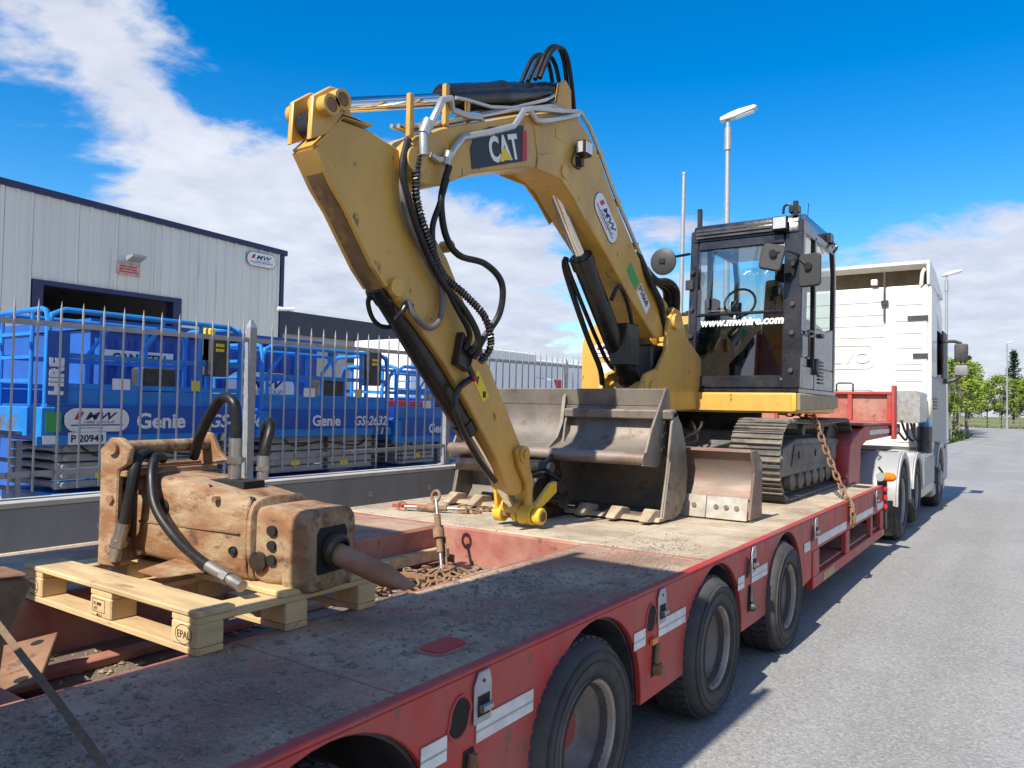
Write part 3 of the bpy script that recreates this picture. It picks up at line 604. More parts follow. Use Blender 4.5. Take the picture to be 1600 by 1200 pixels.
# ================================================================ LOW LOADER TRAILER
def deckmat(name,base,dust,plate=True,dustamt=.8,th=.47):
    m,n,l,b=nodemat(name); tc=n.new('ShaderNodeTexCoord'); geo=n.new('ShaderNodeNewGeometry'); pos=geo.outputs['Position']
    def nz(sc,det=6,ro=.62,v=None):
        x=n.new('ShaderNodeTexNoise'); x.inputs['Scale'].default_value=sc; x.inputs['Detail'].default_value=det; x.inputs['Roughness'].default_value=ro; l.new(v or pos,x.inputs['Vector']); return x.outputs['Fac']
    def rng(f,a,c,lo=0,hi=1):
        x=n.new('ShaderNodeMapRange'); l.new(f,x.inputs[0]); x.inputs[1].default_value=a; x.inputs[2].default_value=c; x.inputs[3].default_value=lo; x.inputs[4].default_value=hi; return x.outputs[0]
    def mix(f,a,c):
        x=n.new('ShaderNodeMix'); x.data_type='RGBA'; l.new(f,x.inputs[0])
        for i,q in ((6,a),(7,c)):
            if hasattr(q,'links'): l.new(q,x.inputs[i])
            else: x.inputs[i].default_value=(*q,1)
        return x.outputs[2]
    c=mix(rng(nz(3),.35,.65),base,tuple(k*.65 for k in base))
    c=mix(rng(nz(1.5,9,.7),th-.10,th+.10,0,dustamt),c,dust)
    def mul(a,c_):
        x=n.new('ShaderNodeMath'); x.operation='MULTIPLY'; l.new(a,x.inputs[0]); l.new(c_,x.inputs[1]); return x.outputs[0]
    grit=rng(nz(2.6,6,.65),.47,.60)                     # patches where dark grit has collected
    c=mix(mul(grit,rng(nz(75,4,.7),.42,.58,.15,.85)),c,tuple(k*.36 for k in dust))
    c=mix(rng(nz(30,5,.7),.56,.70,0,.6),c,tuple(k*.5 for k in dust))
    c=mix(rng(nz(95,3,.6),.60,.70,0,.6),c,tuple(min(1,k*1.5) for k in dust))
    l.new(c,b.inputs['Base Color']); b.inputs['Roughness'].default_value=.8
    h=n.new('ShaderNodeMath'); h.operation='ADD'; l.new(nz(55,6,.7),h.inputs[0])
    if plate:   # tear-drop chequer plate relief, two crossing families
        outs=[]
        for rot,off in ((45,0),(-45,.5)):
            mp=n.new('ShaderNodeMapping'); mp.inputs['Rotation'].default_value=(0,0,R(rot)); mp.inputs['Scale'].default_value=(14,36,1); mp.inputs['Location'].default_value=(off,off,0); l.new(pos,mp.inputs[0])
            vo=n.new('ShaderNodeTexVoronoi'); vo.inputs['Randomness'].default_value=0; vo.inputs['Scale'].default_value=1; vo.voronoi_dimensions='2D'; l.new(mp.outputs[0],vo.inputs['Vector'])
            outs.append(rng(vo.outputs['Distance'],.22,.34,1,0))
        mxx=n.new('ShaderNodeMath'); mxx.operation='MAXIMUM'; l.new(outs[0],mxx.inputs[0]); l.new(outs[1],mxx.inputs[1])
        sc=n.new('ShaderNodeMath'); sc.operation='MULTIPLY'; l.new(mxx.outputs[0],sc.inputs[0]); l.new(rng(nz(1.7,8,.68),th-.1,th+.1,.65,.08),sc.inputs[1]); l.new(sc.outputs[0],h.inputs[1])
    else: h.inputs[1].default_value=0
    bp=n.new('ShaderNodeBump'); bp.inputs['Strength'].default_value=.9; bp.inputs['Distance'].default_value=.008; l.new(h.outputs[0],bp.inputs['Height']); l.new(bp.outputs[0],b.inputs['Normal'])
    return m
M_deckr=deckmat('dusty_red_checker_plate',(.36,.155,.11),(.52,.395,.27),True,.85,.47)
M_deckf=deckmat('sandy_deck_boards',(.36,.24,.16),(.56,.47,.34),False,.9,.42)
M_well=deckmat('gravel_covered_floor',(.17,.11,.085),(.30,.25,.19),False,.8,.5)
ZD=.80; XR=-1.45; XL=-4.43; WI=-2.28; WO=-3.36; WF=4.05; YF=9.55; YB=.25
tr=thing('low_loader_trailer','red three-metre wide low loader trailer carrying the yellow excavator','trailer',(-2.94,5.0,0))
wheels=[1.21,2.60,3.99,5.38]; TX=-1.415
def archpts(w): 
    c=w+.12; r=.425; z=.35
    return [(c+r*math.cos(R(a)),z+r*math.sin(R(a))) for a in range(-6,187,8)]
def sidepoly():
    p=[(YB,ZD-.012),(6.22,ZD-.012),(6.22,.33)]
    for w in reversed(wheels):
        a=archpts(w); p+=[q for q in a]
    p+=[(YB,.33)]
    return p
for nm,x0,x1 in (('side_panel',XR-.03,XR),('side_panel',XL,XL+.03)):
    b=MB(); b.prism(sidepoly(),'x',x0,x1); obj(nm,b,M_red,tr,bevel=.004)
    b=MB(); b.box((x0,6.223,.53),(x1,YF,ZD-.012)); obj('side_rail',b,M_red,tr,bevel=.005)
    b=MB(); b.box((x0-.02,6.26,.235),(x1+.004,YF,.325)); obj('lower_rail',b,M_red,tr,bevel=.005)
    for a,c in ((6.26,6.47),(7.50,7.66),(8.75,8.85),(9.34,YF)):
        b=MB(); b.box((x0-.015,a,.327),(x1+.003,c,.528)); obj('rail_upright',b,M_red,tr,bevel=.005)
    # folded top flange
    b=MB(); b.box((x0-.01,YB,ZD-.011),(x1+.004,YF,ZD+.004)); obj('edge_flange',b,M_deckf if x0<-4 else M_red,tr,bevel=.004)
# wheel-arch liners
for w in wheels:
    for xs in ((XR-.032,-2.26),(-3.38,XL+.032)):
        b=MB(); b.sheet([(q[0],q[1]) for q in archpts(w)],xs[0],xs[1],.012); obj('arch_liner',b,M_dkpl,tr)
# cavity structure
for x in (WI+.0,WO-.03):
    b=MB(); b.box((x-.0,YB,.30),(x+.03,WF,ZD-.003)); obj('well_side',b,M_redin,tr,bevel=.012)
b=MB(); b.box((WO,WF,.30),(WI+.03,WF+.03,ZD-.003)); obj('well_front',b,M_redin,tr,bevel=.01)
b=MB(); b.box((WO,YB,.50),(WI,WF,.56)); obj('well_floor',b,M_well,tr)
for y in (1.02,): 
    b=MB(); b.box((WO+.002,y,.561),(WI-.002,y+.12,.67)); obj('cross_member',b,M_redin,tr,bevel=.01)
b=MB(); b.box((WO+.25,YB+.1,.562),(WO+.33,3.95,.60)); obj('floor_rib',b,M_redin,tr,bevel=.006)
b=MB(); b.box((XL+.05,4.1,.42),(XR-.5,YF,.60)); obj('main_frame',b,M_dark,tr)
for z0,y0,y1 in ((.335,6.5,9.5),): 
    b=MB(); b.box((-2.1,y0,z0),(-1.49,y1,z0+.02)); obj('tool_tray',b,M_redin,tr)
    b=MB(); b.box((-2.12,y0,z0),(-2.10,y1,.55)); obj('tray_back',b,M_redin,tr)
# deck plates
def plate(x0,x1,y0,y1,m,nm='deck_plate',t=.018,bv=.004):
    b=MB(); b.box((x0,y0,ZD-t),(x1,y1,ZD)); return obj(nm,b,m,tr,bevel=bv)
cuts=[YB,1.62,2.86,4.02]
for a,c in zip(cuts[:-1],cuts[1:]):
    plate(WI+.034,XR-.034,a+.004,c-.004,M_deckr); plate(XL+.034,WO-.034,a+.004,c-.004,M_deckr)
cuts=[4.09,5.2,6.3,7.4,8.5,YF]
for a,c in zip(cuts[:-1],cuts[1:]):
    for xa,xb in ((XL+.034,-3.72),(-3.715,-2.94),(-2.935,-2.18),(-2.175,XR-.034)): plate(xa,xb,a+.004,c-.004,M_deckf,'deck_board')
plate(XL+.034,WO-.034,4.02,4.086,M_redin); plate(WI+.034,XR-.034,4.02,4.086,M_redin)
# recessed lashing pot in the plate, bright red inside
for y in (2.02,):
    b=MB(); plate_round(b,(-1.66,y,ZD+.0005),(1,0,0),(0,1,0),.13,.20,.04,.004); obj('lashing_pot_rim',b,M_redin,tr)
    b=MB(); plate_round(b,(-1.66,y,ZD+.005),(1,0,0),(0,1,0),.10,.16,.03,.003); obj('lashing_pot',b,flat('pot_red',(.42,.02,.015),.5),tr)
# wheels
tprof=[(.185,.045),(.21,.0),(.255,-.018),(.315,-.022),(.345,-.005),(.362,.03),(.366,.12),(.362,.215),(.345,.25),(.26,.265),(.2,.24)]
def wheel(parent,x,y,r,side,rim,hubcol,dish=.10,width=1.0,nuts=8,hubr=.085):
    """lathe along X; profile h measured inwards from the outer sidewall"""
    ax=(-1,0,0) if side>0 else (1,0,0); k=r/.366; o=(x,y,r)
    b=MB(); b.lathe([(a*k,h*width) for a,h in tprof],o,ax,44)
    for i in range(44):   # tread lugs
        a=2*math.pi*i/44
        for h0,h1 in ((.035,.075),(.09,.145),(.16,.21)):
            Mx=Matrix.Translation(o)@Matrix.Rotation(a+(.04 if h0==.09 else 0),4,'X'); sgn=-1 if side>0 else 1
            b.box((sgn*h0*width,-.019*k,.360*k),(sgn*h1*width,.019*k,.3725*k),Mx)
    ty=obj('wheel',b,M_tyre,parent,ang=40)
    for rr in (.225,.29,.325):
        b=MB(); b.lathe([(rr*k-.004,-.017 if rr<.3 else -.020),(rr*k,-.026 if rr<.3 else -.0275),(rr*k+.004,-.017 if rr<.3 else -.019)],o,ax,44); obj('sidewall_ring',b,M_tyre,ty)
    b=MB(); b.lathe([(.205*k,.03),(.222*k,.0),(.216*k,-.008),(.205*k,0),(.196*k,.03),(.188*k,dish),(.165*k,dish+.03),(.10*k,dish+.035),(0,dish+.035)],o,ax,40); rm=obj('rim',b,rim,ty)
    b=MB(); b.lathe([(hubr*k*1.05,dish+.035),(hubr*k,dish-.02),(hubr*k*.85,dish-.035),(0,dish-.035)],o,ax,24); obj('hub',b,hubcol,ty)
    s=-1 if side>0 else 1; nut=None
    for i in range(nuts):
        a=2*math.pi*i/nuts; p=Vector((x+s*(dish+.04),y+math.cos(a)*.135*k,r+math.sin(a)*.135*k))
        if nut is None:
            b=MB(); b.cyl((0,0,0),(-s*.03,0,0),.014*k,n=6); nut=mesh('wheel_nut',b,M_stl)
        o_=bpy.data.objects.new('wheel_nut',nut); COL.objects.link(o_); o_.parent=ty; o_.location=p-WL[parent.name]
    return ty
M_hubred=mat('hub_red',(.30,.045,.04),.5,var=.15,c2=(.2,.12,.1),a2=.5,s2=6)
for w in wheels:
    wheel(tr,TX,w,.362,1,M_rim,M_hubred,.13); wheel(tr,XL+.03,w,.362,-1,M_rim,M_hubred,.13)
    b=MB(); b.cyl((-1.6,w,.36),(-4.3,w,.36),.06,n=10); obj('axle',b,M_dkpl,tr)
    b=MB(); b.box((-1.95,w+.47,.11),(-1.48,w+.482,.42)); fl=obj('mud_flap',b,M_rub,tr)
text('lettering','KRAL',.07,(-1.70,2.60+.469,.20),*XX,M_white,fl,.002,bold=.003)
# reflective strip, lashing eyes and slots
def lash(y,strip=True,s0=-.66,s1=-.30):
    # slot in the side rail
    b=MB(); vs=[(math.cos(R(a))*.048+(.012 if math.sin(R(a))>0 else -.0),math.sin(R(a))*(.062 if a<180 else .05)) for a in range(0,360,20)]
    b.prism([(y+p[0],.665+p[1]) for p in vs],'x',XR-.002,XR+.003); obj('lashing_slot',b,M_dark,tr)
    b=MB(); pts=[(y+p[0]*1.13,.665+p[1]*1.13) for p in vs]; b.tube([(XR+.002,q[0],q[1]) for q in pts],.005,6,closed=True); obj('slot_rim',b,M_red,tr)
    p=y+.115; b=MB(); b.prism([(p-.045,.625),(p+.045,.625),(p+.045,.745),(p+.032,.785),(p-.022,.785),(p-.045,.745)],'x',XR+.003,XR+.012); pl=obj('lashing_plate',b,M_galv,tr,bevel=.003)
    b=MB(); b.box((XR+.0125,p-.030,.648),(XR+.0145,p+.030,.712)); obj('plate_recess',b,M_dark,pl)
    b=MB(); b.cyl((XR+.022,p-.026,.675),(XR+.022,p+.026,.675),.013,n=10); obj('roller',b,M_stl,pl)
    b=MB(); b.cyl((XR+.011,p,.755),(XR+.015,p,.755),.006,n=8); obj('rivet',b,M_dkpl,pl)
for w in wheels[1:]:
    lash(w-.76)
    for a,c in ((w-.67,w-.345),(w-.93,w-.815)):
        b=MB(); b.box((XR+.002,a,.565),(XR+.005,c,.640)); obj('reflective_strip',b,M_refl,tr)
        b=MB(); b.box((XR+.0052,a,.596),(XR+.0062,c,.602)); obj('strip_line',b,M_galv,tr)
for y in (6.22,7.62,8.95): lash(y)
for a,c in ((5.98,6.16),(6.40,7.52),(7.80,8.86),(9.12,9.53)):
    b=MB(); b.box((XR+.002,a,.560),(XR+.005,c,.628)); obj('reflective_strip',b,M_refl,tr)
# air couplings on two panels, side marker lamp
for w in wheels[1:]:
    y=w-.70; b=MB(); b.prism([(y-.045,.40),(y+.03,.40),(y+.05,.47),(y+.02,.56),(y-.03,.56)],'x',XR-.004,XR+.002); obj('coupling_recess',b,M_dark,tr)
    b=MB(); b.cyl((XR+.0,y,.43),(XR+.035,y,.43),.028,n=14); b.cyl((XR+.035,y,.43),(XR+.042,y,.43),.018,n=12); b.cyl((XR+.012,y-.01,.46),(XR+.012,y+.005,.545),.016,n=10); b.cyl((XR+.01,y+.03,.445),(XR+.01,y+.055,.43),.010,n=8); obj('air_coupling',b,M_rust if w<4 else M_dkpl,tr)
b=MB(); b.box((XR+.004,3.225,.552),(XR+.018,3.285,.578)); obj('marker_lamp',b,M_amb,tr)
for k,y in enumerate((6.6,9.38)):
    b=MB(); b.box((XR+.005,y,.245),(XR+.007,y+(.42 if k==0 else .16),.312)); obj('number_plate',b,mat('faded_yellow_plate',(.42,.28,.13),.6,var=.3,vs=20),tr)
# gooseneck, head platform and headboard
gp=[(9.20,ZD+.001),(9.62,ZD+.001),(9.62,.60),(9.85,.60),(9.95,1.20),(10.35,1.27),(13.1,1.30),(13.1,1.46),(10.2,1.46),(9.55,1.33),(9.30,1.24)]
for x0,x1 in ((-1.98,-1.76),(-4.12,-3.90)):
    b=MB(); b.prism(gp,'x',x0,x1); obj('gooseneck_arm',b,M_red,tr,bevel=.012)
b=MB(); b.prism([(9.45,ZD+.002),(9.60,ZD+.002),(9.60,1.22),(10.0,1.40),(13.0,1.42),(13.0,1.455),(9.98,1.455),(9.45,1.27)],'x',-3.898,-1.982); obj('gooseneck_plate',b,M_redin,tr,bevel=.006)
b=MB(); b.box((-4.15,9.98,1.462),(-1.73,12.15,1.49)); obj('head_platform',b,M_redin,tr,bevel=.004)
b=MB(); b.box((-4.2,12.17,1.47),(-1.74,12.21,1.93)); hb=obj('headboard',b,M_redin,tr,bevel=.006)
for z in (1.478,1.905): b=MB(); b.box((-4.2,12.10,z-.012),(-1.74,12.168,z+.028)); obj('headboard_rail',b,M_red,tr,bevel=.005)
for x in (-1.80,-2.33,-2.86,-3.4,-3.95): b=MB(); b.box((x,12.11,1.507),(x+.06,12.168,1.892)); obj('headboard_post',b,M_red,tr,bevel=.005)
b=MB(); b.box((-1.735,12.05,1.25),(-1.69,12.28,2.02)); obj('corner_post',b,M_red,tr,bevel=.008)
b=MB(); b.prism([(-3.0,1.935),(-2.62,1.935),(-2.7,2.07),(-2.95,2.07)],'y',12.18,12.22); obj('headboard_plate',b,M_red,tr,bevel=.006)
b=MB(); b.tube([(-2.50,12.19,1.93),(-2.50,12.19,2.04),(-2.47,12.19,2.06),(-2.30,12.19,2.06),(-2.27,12.19,2.04),(-2.27,12.19,1.93)],.014,8); obj('grab_handle',b,M_dkpl,tr)
b=MB(); b.box((-1.758,10.5,1.34),(-1.755,12.9,1.40)); obj('reflective_strip',b,M_refl,tr)
b=MB(); b.box((-1.84,9.10,ZD+.001),(-1.78,9.19,ZD+.08)); b.cyl((-1.86,9.14,ZD+.11),(-1.76,9.14,ZD+.11),.035,n=14); obj('chain_block',b,M_red,tr,bevel=.01)
# rear lamp cluster on the front corner: amber beacon and three red lamps
b=MB(); b.box((-1.52,9.553,.30),(-1.42,9.62,.90)); obj('lamp_bracket',b,M_dkpl,tr,bevel=.006)
b=MB(); b.cyl((-1.47,9.55,.90),(-1.47,9.44,.90),.048,n=16); lb=obj('lamp_base',b,M_galv,tr)
b=MB(); b.lathe([(.052,0),(.052,.04),(.045,.085),(.025,.105),(0,.11)],(-1.42,9.52,.90),(1,-.3,0),20); obj('amber_lamp',b,M_amb,lb)
for z in (.56,.66,.76): b=MB(); b.lathe([(.034,0),(.034,.02),(.025,.035),(0,.04)],(-1.44,9.552,z),(0,-1,0),16); obj('red_lamp',b,M_redl,tr)
b=MB(); b.tube([(-1.5,9.56,1.0),(-1.48,9.52,.98),(-1.46,9.54,.93),(-1.50,9.58,.80),(-1.55,9.7,.72)],.012,6,sub=4); obj('cable',b,M_rub,tr)
# rear ramps, raised upright behind the deck (their shadow lies over the wheel decks)
for i,(x0,x1,lab) in enumerate(((-2.30,XR,'raised red steel loading ramp at the rear of the trailer on the roadside'),(XL,-3.36,'raised red steel loading ramp at the rear of the trailer on the fence side'))):
    rp=thing('loading_ramp',lab,'ramp',((x0+x1)/2,YB-.1,ZD),0,'raised loading ramps')
    for xa in (x0,x1-.06): b=MB(); b.box((xa,YB-.22,.62),(xa+.06,YB-.04,ZD+3.72)); obj('ramp_rail',b,M_red,rp,bevel=.008)
    b=MB(); b.box((x0+.062,YB-.18,.70),(x1-.062,YB-.15,ZD+3.70)); obj('ramp_plate',b,M_redin,rp)
    for k in range(16): b=MB(); b.box((x0+.062,YB-.148,.80+k*.23),(x1-.062,YB-.10,.84+k*.23)); obj('ramp_cleat',b,M_redin,rp,bevel=.004)
# ================================================================ TRUCK
tk=thing('tractor_truck','white articulated lorry tractor coupled to the front of the red trailer','truck',(-2.7,14,0))
CXR,CXL=-1.44,-3.94; RW=14.2
b=MB(); b.box((CXL,RW,1.05),(CXR-.06,RW+.06,3.74)); obj('cab_rear_wall',b,M_wht,tk,bevel=.02)
b=MB(); b.prism([(RW+.06,1.0),(16.6,.9),(16.95,1.2),(16.85,2.3),(16.35,3.55),(15.9,3.78),(RW+.06,3.78)],'x',CXL,CXR-.055); obj('cab_body',b,M_wht,tk,bevel=.05,seg=2)
b=MB(); b.prism([(RW+.02,1.15),(15.0,1.15),(16.55,.95),(16.9,1.2),(16.8,2.2),(16.5,2.35),(15.4,2.30),(15.2,2.25),(RW+.02,2.25)],'x',CXR-.054,CXR-.02); obj('cab_side',b,M_trkgrey,tk,bevel=.015)  # side of the white cab coloured grey to carry its shade
b=MB(); b.prism([(RW+.5,2.27),(16.45,2.37),(16.3,3.05),(15.5,3.40),(RW+.5,3.42)],'x',CXR-.0535,CXR-.045); obj('side_window',b,M_glassd,tk)
b=MB(); b.box((CXR-.05,RW-.08,1.02),(CXR+.0,RW+.02,3.72)); obj('side_deflector',b,M_wht,tk,bevel=.015)
b=MB(); b.prism([(RW+.03,2.26),(15.1,2.26),(15.0,3.74),(RW+.03,3.74)],'x',CXR-.044,CXR-.015); obj('side_fairing',b,M_wht,tk,bevel=.015)
# roof deflector open at the back
b=MB(); b.prism([(RW-.05,4.10),(RW-.05,4.16),(15.0,4.10),(16.2,3.80),(16.2,3.74),(15.0,4.03)],'x',CXL+.05,CXR-.03); obj('roof_deflector',b,M_wht,tk,bevel=.01)
for x in (CXL+.05,CXR-.08): b=MB(); b.prism([(RW-.03,3.76),(16.1,3.76),(15.0,4.05),(RW-.05,4.12)],'x',x,x+.05); obj('deflector_cheek',b,M_wht,tk,bevel=.01)
b=MB(); b.box((CXL+.1,RW+.30,3.785),(CXR-.13,RW+.36,4.07)); obj('deflector_shade_board',b,mat('recess_shade_brown',(.10,.07,.04),.85,var=.3),tk)  # brown board, darkened to paint the shade in the deflector recess
b=MB(); b.tube([(CXR-.16,RW-.02,3.76),(CXR-.14,RW-.04,3.95),(CXR-.10,RW-.04,4.02)],.03,8,sub=3); obj('intake_pipe',b,M_wht,tk)
# pressed panels on the rear wall
def groove(x0,x1,z): 
    b=MB(); b.box((x0,RW-.008,z-.011),(x1,RW-.001,z+.007)); pr_=obj('pressed_rib',b,M_wht,tk,bevel=.003); b=MB(); b.box((x0,RW-.003,z-.019),(x1,RW-.001,z-.0115)); obj('rib_shadow_line',b,M_trkgrey,pr_)  # grey strip below each rib paints its shadow line
for z in (3.52,3.30,3.12,2.92): groove(-3.7,-2.15,z)
for z in (3.45,3.18,2.97,2.72,2.45,2.17,1.9,1.6): groove(-1.98,-1.58,z)
b=MB(); b.box((-2.08,RW-.012,1.1),(-2.06,RW-.001,3.7)); obj('pressed_rib',b,M_wht,tk)
def ring(x0,x1,z0,z1,r=.12):
    pts=[]
    for cx,cz,a0 in ((x1-r,z1-r,0),(x0+r,z1-r,90),(x0+r,z0+r,180),(x1-r,z0+r,270)):
        for k in range(6): a=R(a0+18*k); pts.append((cx+r*math.cos(a),RW-.004,cz+r*math.sin(a)))
    b=MB(); b.tube(pts,.011,6,closed=True); obj('pressed_outline',b,M_wht,tk)
ring(-3.5,-2.3,2.38,2.78,.15); ring(-3.6,-2.22,1.25,2.02,.2); ring(-3.55,-2.3,1.3,1.85,.18); ring(-2.0,-1.56,1.15,2.35,.05)
text('lettering','VOLVO',.27,(-2.92,RW-.012,2.48),*XX,M_wht,tk,.010,bold=.006,sx=1.25,align='CENTER')
b=MB(); b.box((-2.165,RW-.05,3.18),(-2.135,RW-.01,4.02)); b.box((-2.2,RW-.055,3.45),(-2.09,RW-.012,3.53)); obj('aerial_bracket',b,M_dkpl,tk)
b=MB(); b.box((-2.36,RW-.06,3.80),(-2.26,RW+.02,3.90)); obj('work_lamp',b,M_white,tk,bevel=.01)
for z,w_ in ((3.18,.30),(2.55,.22)): b=MB(); b.box((-1.50-w_,RW-.03,z),(-1.50,RW-.011,z+.07)); obj('rubber_stop',b,M_dkpl,tk)
# behind-cab equipment
b=MB(); plate_round(b,(-1.62,12.75,1.72),(1,0,0),(0,0,1),.34,.48,.05,-.9); obj('air_tank_cover',b,M_zinc,tk)
b=MB(); b.cyl((-1.5,13.75,1.0),(-1.5,13.75,1.42),.11,n=14); obj('air_filter',b,M_dkpl,tk)
b=MB(); b.cyl((-1.5,13.75,1.425),(-1.5,13.75,1.50),.085,n=14); obj('blue_cap',b,flat('blue_plastic',(.05,.22,.6),.5),tk)
b=MB(); b.lathe([(.09,0),(.13,.06),(.13,.26),(.08,.34),(.0,.34)],(-1.53,13.85,1.56),(0,0,1),16); obj('coolant_bottle',b,flat('cream_plastic',(.7,.66,.5),.5),tk)
for k in range(3): b=MB(); b.tube([(-1.6-k*.12,12.95,1.5),(-1.58-k*.12,13.3,1.25+.05*k),(-1.55-k*.1,13.7,1.2),(-1.6-k*.1,14.15,1.55)],.018,8,sub=5); obj('air_line',b,M_rub,tk)
# chassis, wheels, mudguards
for x in (-2.2,-3.25): b=MB(); b.box((x,10.2,.62),(x+.08,16.4,.88)); obj('chassis_rail',b,M_dkpl,tk)
b=MB(); b.box((-3.3,10.0,.885),(-2.05,11.7,1.06)); obj('fifth_wheel',b,M_dkpl,tk,bevel=.03)
for y,r_ in ((10.98,.50),(12.36,.44),(15.42,.50)):
    for s,x in ((1,-1.46),(-1,-3.92)):
        wh_=wheel(tk,x,y,r_,s,M_rim2,M_rim2,.12 if y<15 else -.02,1.1,10,.10)
        if y==12.36: 
            for o in [wh_]: o.location.z+=.06
for y,r_,f0,f1 in ((10.98,.60,-5,186),(12.36,.55,-2,178),(15.42,.60,5,165)):
    for x0,x1 in ((-1.98,-1.425),(-3.95,-3.40)):
        b=MB(); b.sheet([(y+r_*math.cos(R(a)),.52+r_*math.sin(R(a))) for a in range(f0,f1,7)],x0,x1,.03); obj('mudguard',b,M_trkgrey,tk,bevel=.006)
        b=MB(); b.sheet([(y+(r_-.0)*math.cos(R(a)),.52+(r_)*math.sin(R(a))) for a in range(f0,f1,7)],x1-.02 if x0>-3 else x0-.02,x1+.006 if x0>-3 else x0+.006,.075); obj('mudguard_lip',b,mat('pale_grey_plastic',(.46,.46,.45),.45,var=.05),tk)
b=MB(); b.box((-1.95,10.36,.12),(-1.47,10.372,.55)); obj('mud_flap',b,M_rub,tk)
b=MB(); b.prism([(13.05,.34),(14.55,.34),(14.6,.45),(14.6,1.02),(13.0,1.02),(13.0,.42)],'x',-2.05,-1.45); obj('fuel_tank',b,M_zinc,tk,bevel=.05,seg=2)
b=MB(); b.box((-1.447,13.1,.50),(-1.43,14.5,.93)); obj('side_skirt',b,M_trkgrey,tk,bevel=.02)
b=MB(); b.box((-2.0,14.6,.22),(-1.46,16.5,.45)); obj('step_box',b,M_trkgrey,tk,bevel=.03)
b=MB(); b.prism([(16.1,.35),(17.0,.35),(17.1,.7),(16.98,1.2),(16.1,1.0)],'x',CXL,CXR-.02); obj('front_bumper',b,M_trkgrey,tk,bevel=.05)
# mirrors
b=MB(); b.tube([(CXR-.04,16.25,2.97),(-1.30,16.3,2.98),(-1.17,16.32,2.93)],.03,8,sub=3); mA=obj('mirror_arm',b,M_dkpl,tk)
b=MB(); b.box((-1.29,16.26,2.60),(-1.07,16.40,2.93)); obj('mirror',b,M_dkpl,mA,bevel=.03,seg=2)
b=MB(); b.prism([(16.24,2.34),(16.42,2.34),(16.42,2.53),(16.24,2.53)],'x',-1.29,-1.07); obj('lower_mirror',b,mat('mirror_housing_grey',(.22,.22,.23),.35),mA,bevel=.035,seg=2)
b=MB(); b.box((-1.2,16.3,2.53),(-1.17,16.34,2.6)); b.box((-1.14,16.3,2.53),(-1.11,16.34,2.6)); obj('mirror_link',b,M_dkpl,mA)
b=MB(); b.tube([(-1.2,16.3,2.34),(-1.30,16.3,2.26),(CXR-.03,16.25,2.22)],.045,8,sub=3); obj('mirror_foot',b,M_dkpl,mA)
b=MB(); b.box((CXR-.02,15.9,2.28),(CXR+.006,16.7,3.15)); obj('door_edge_visor',b,M_dkpl,tk,bevel=.01)
for k in range(4): b=MB(); b.box((CXR-.021,14.55,1.70+k*.055),(CXR-.012,15.15,1.73+k*.055)); obj('vent_slat',b,M_dkpl,tk)
# ================================================================ EXCAVATOR
ex=thing('excavator','yellow tracked excavator with its arm folded down onto the red trailer','excavator',(-2.97,8.2,ZD))
XC=-2.97
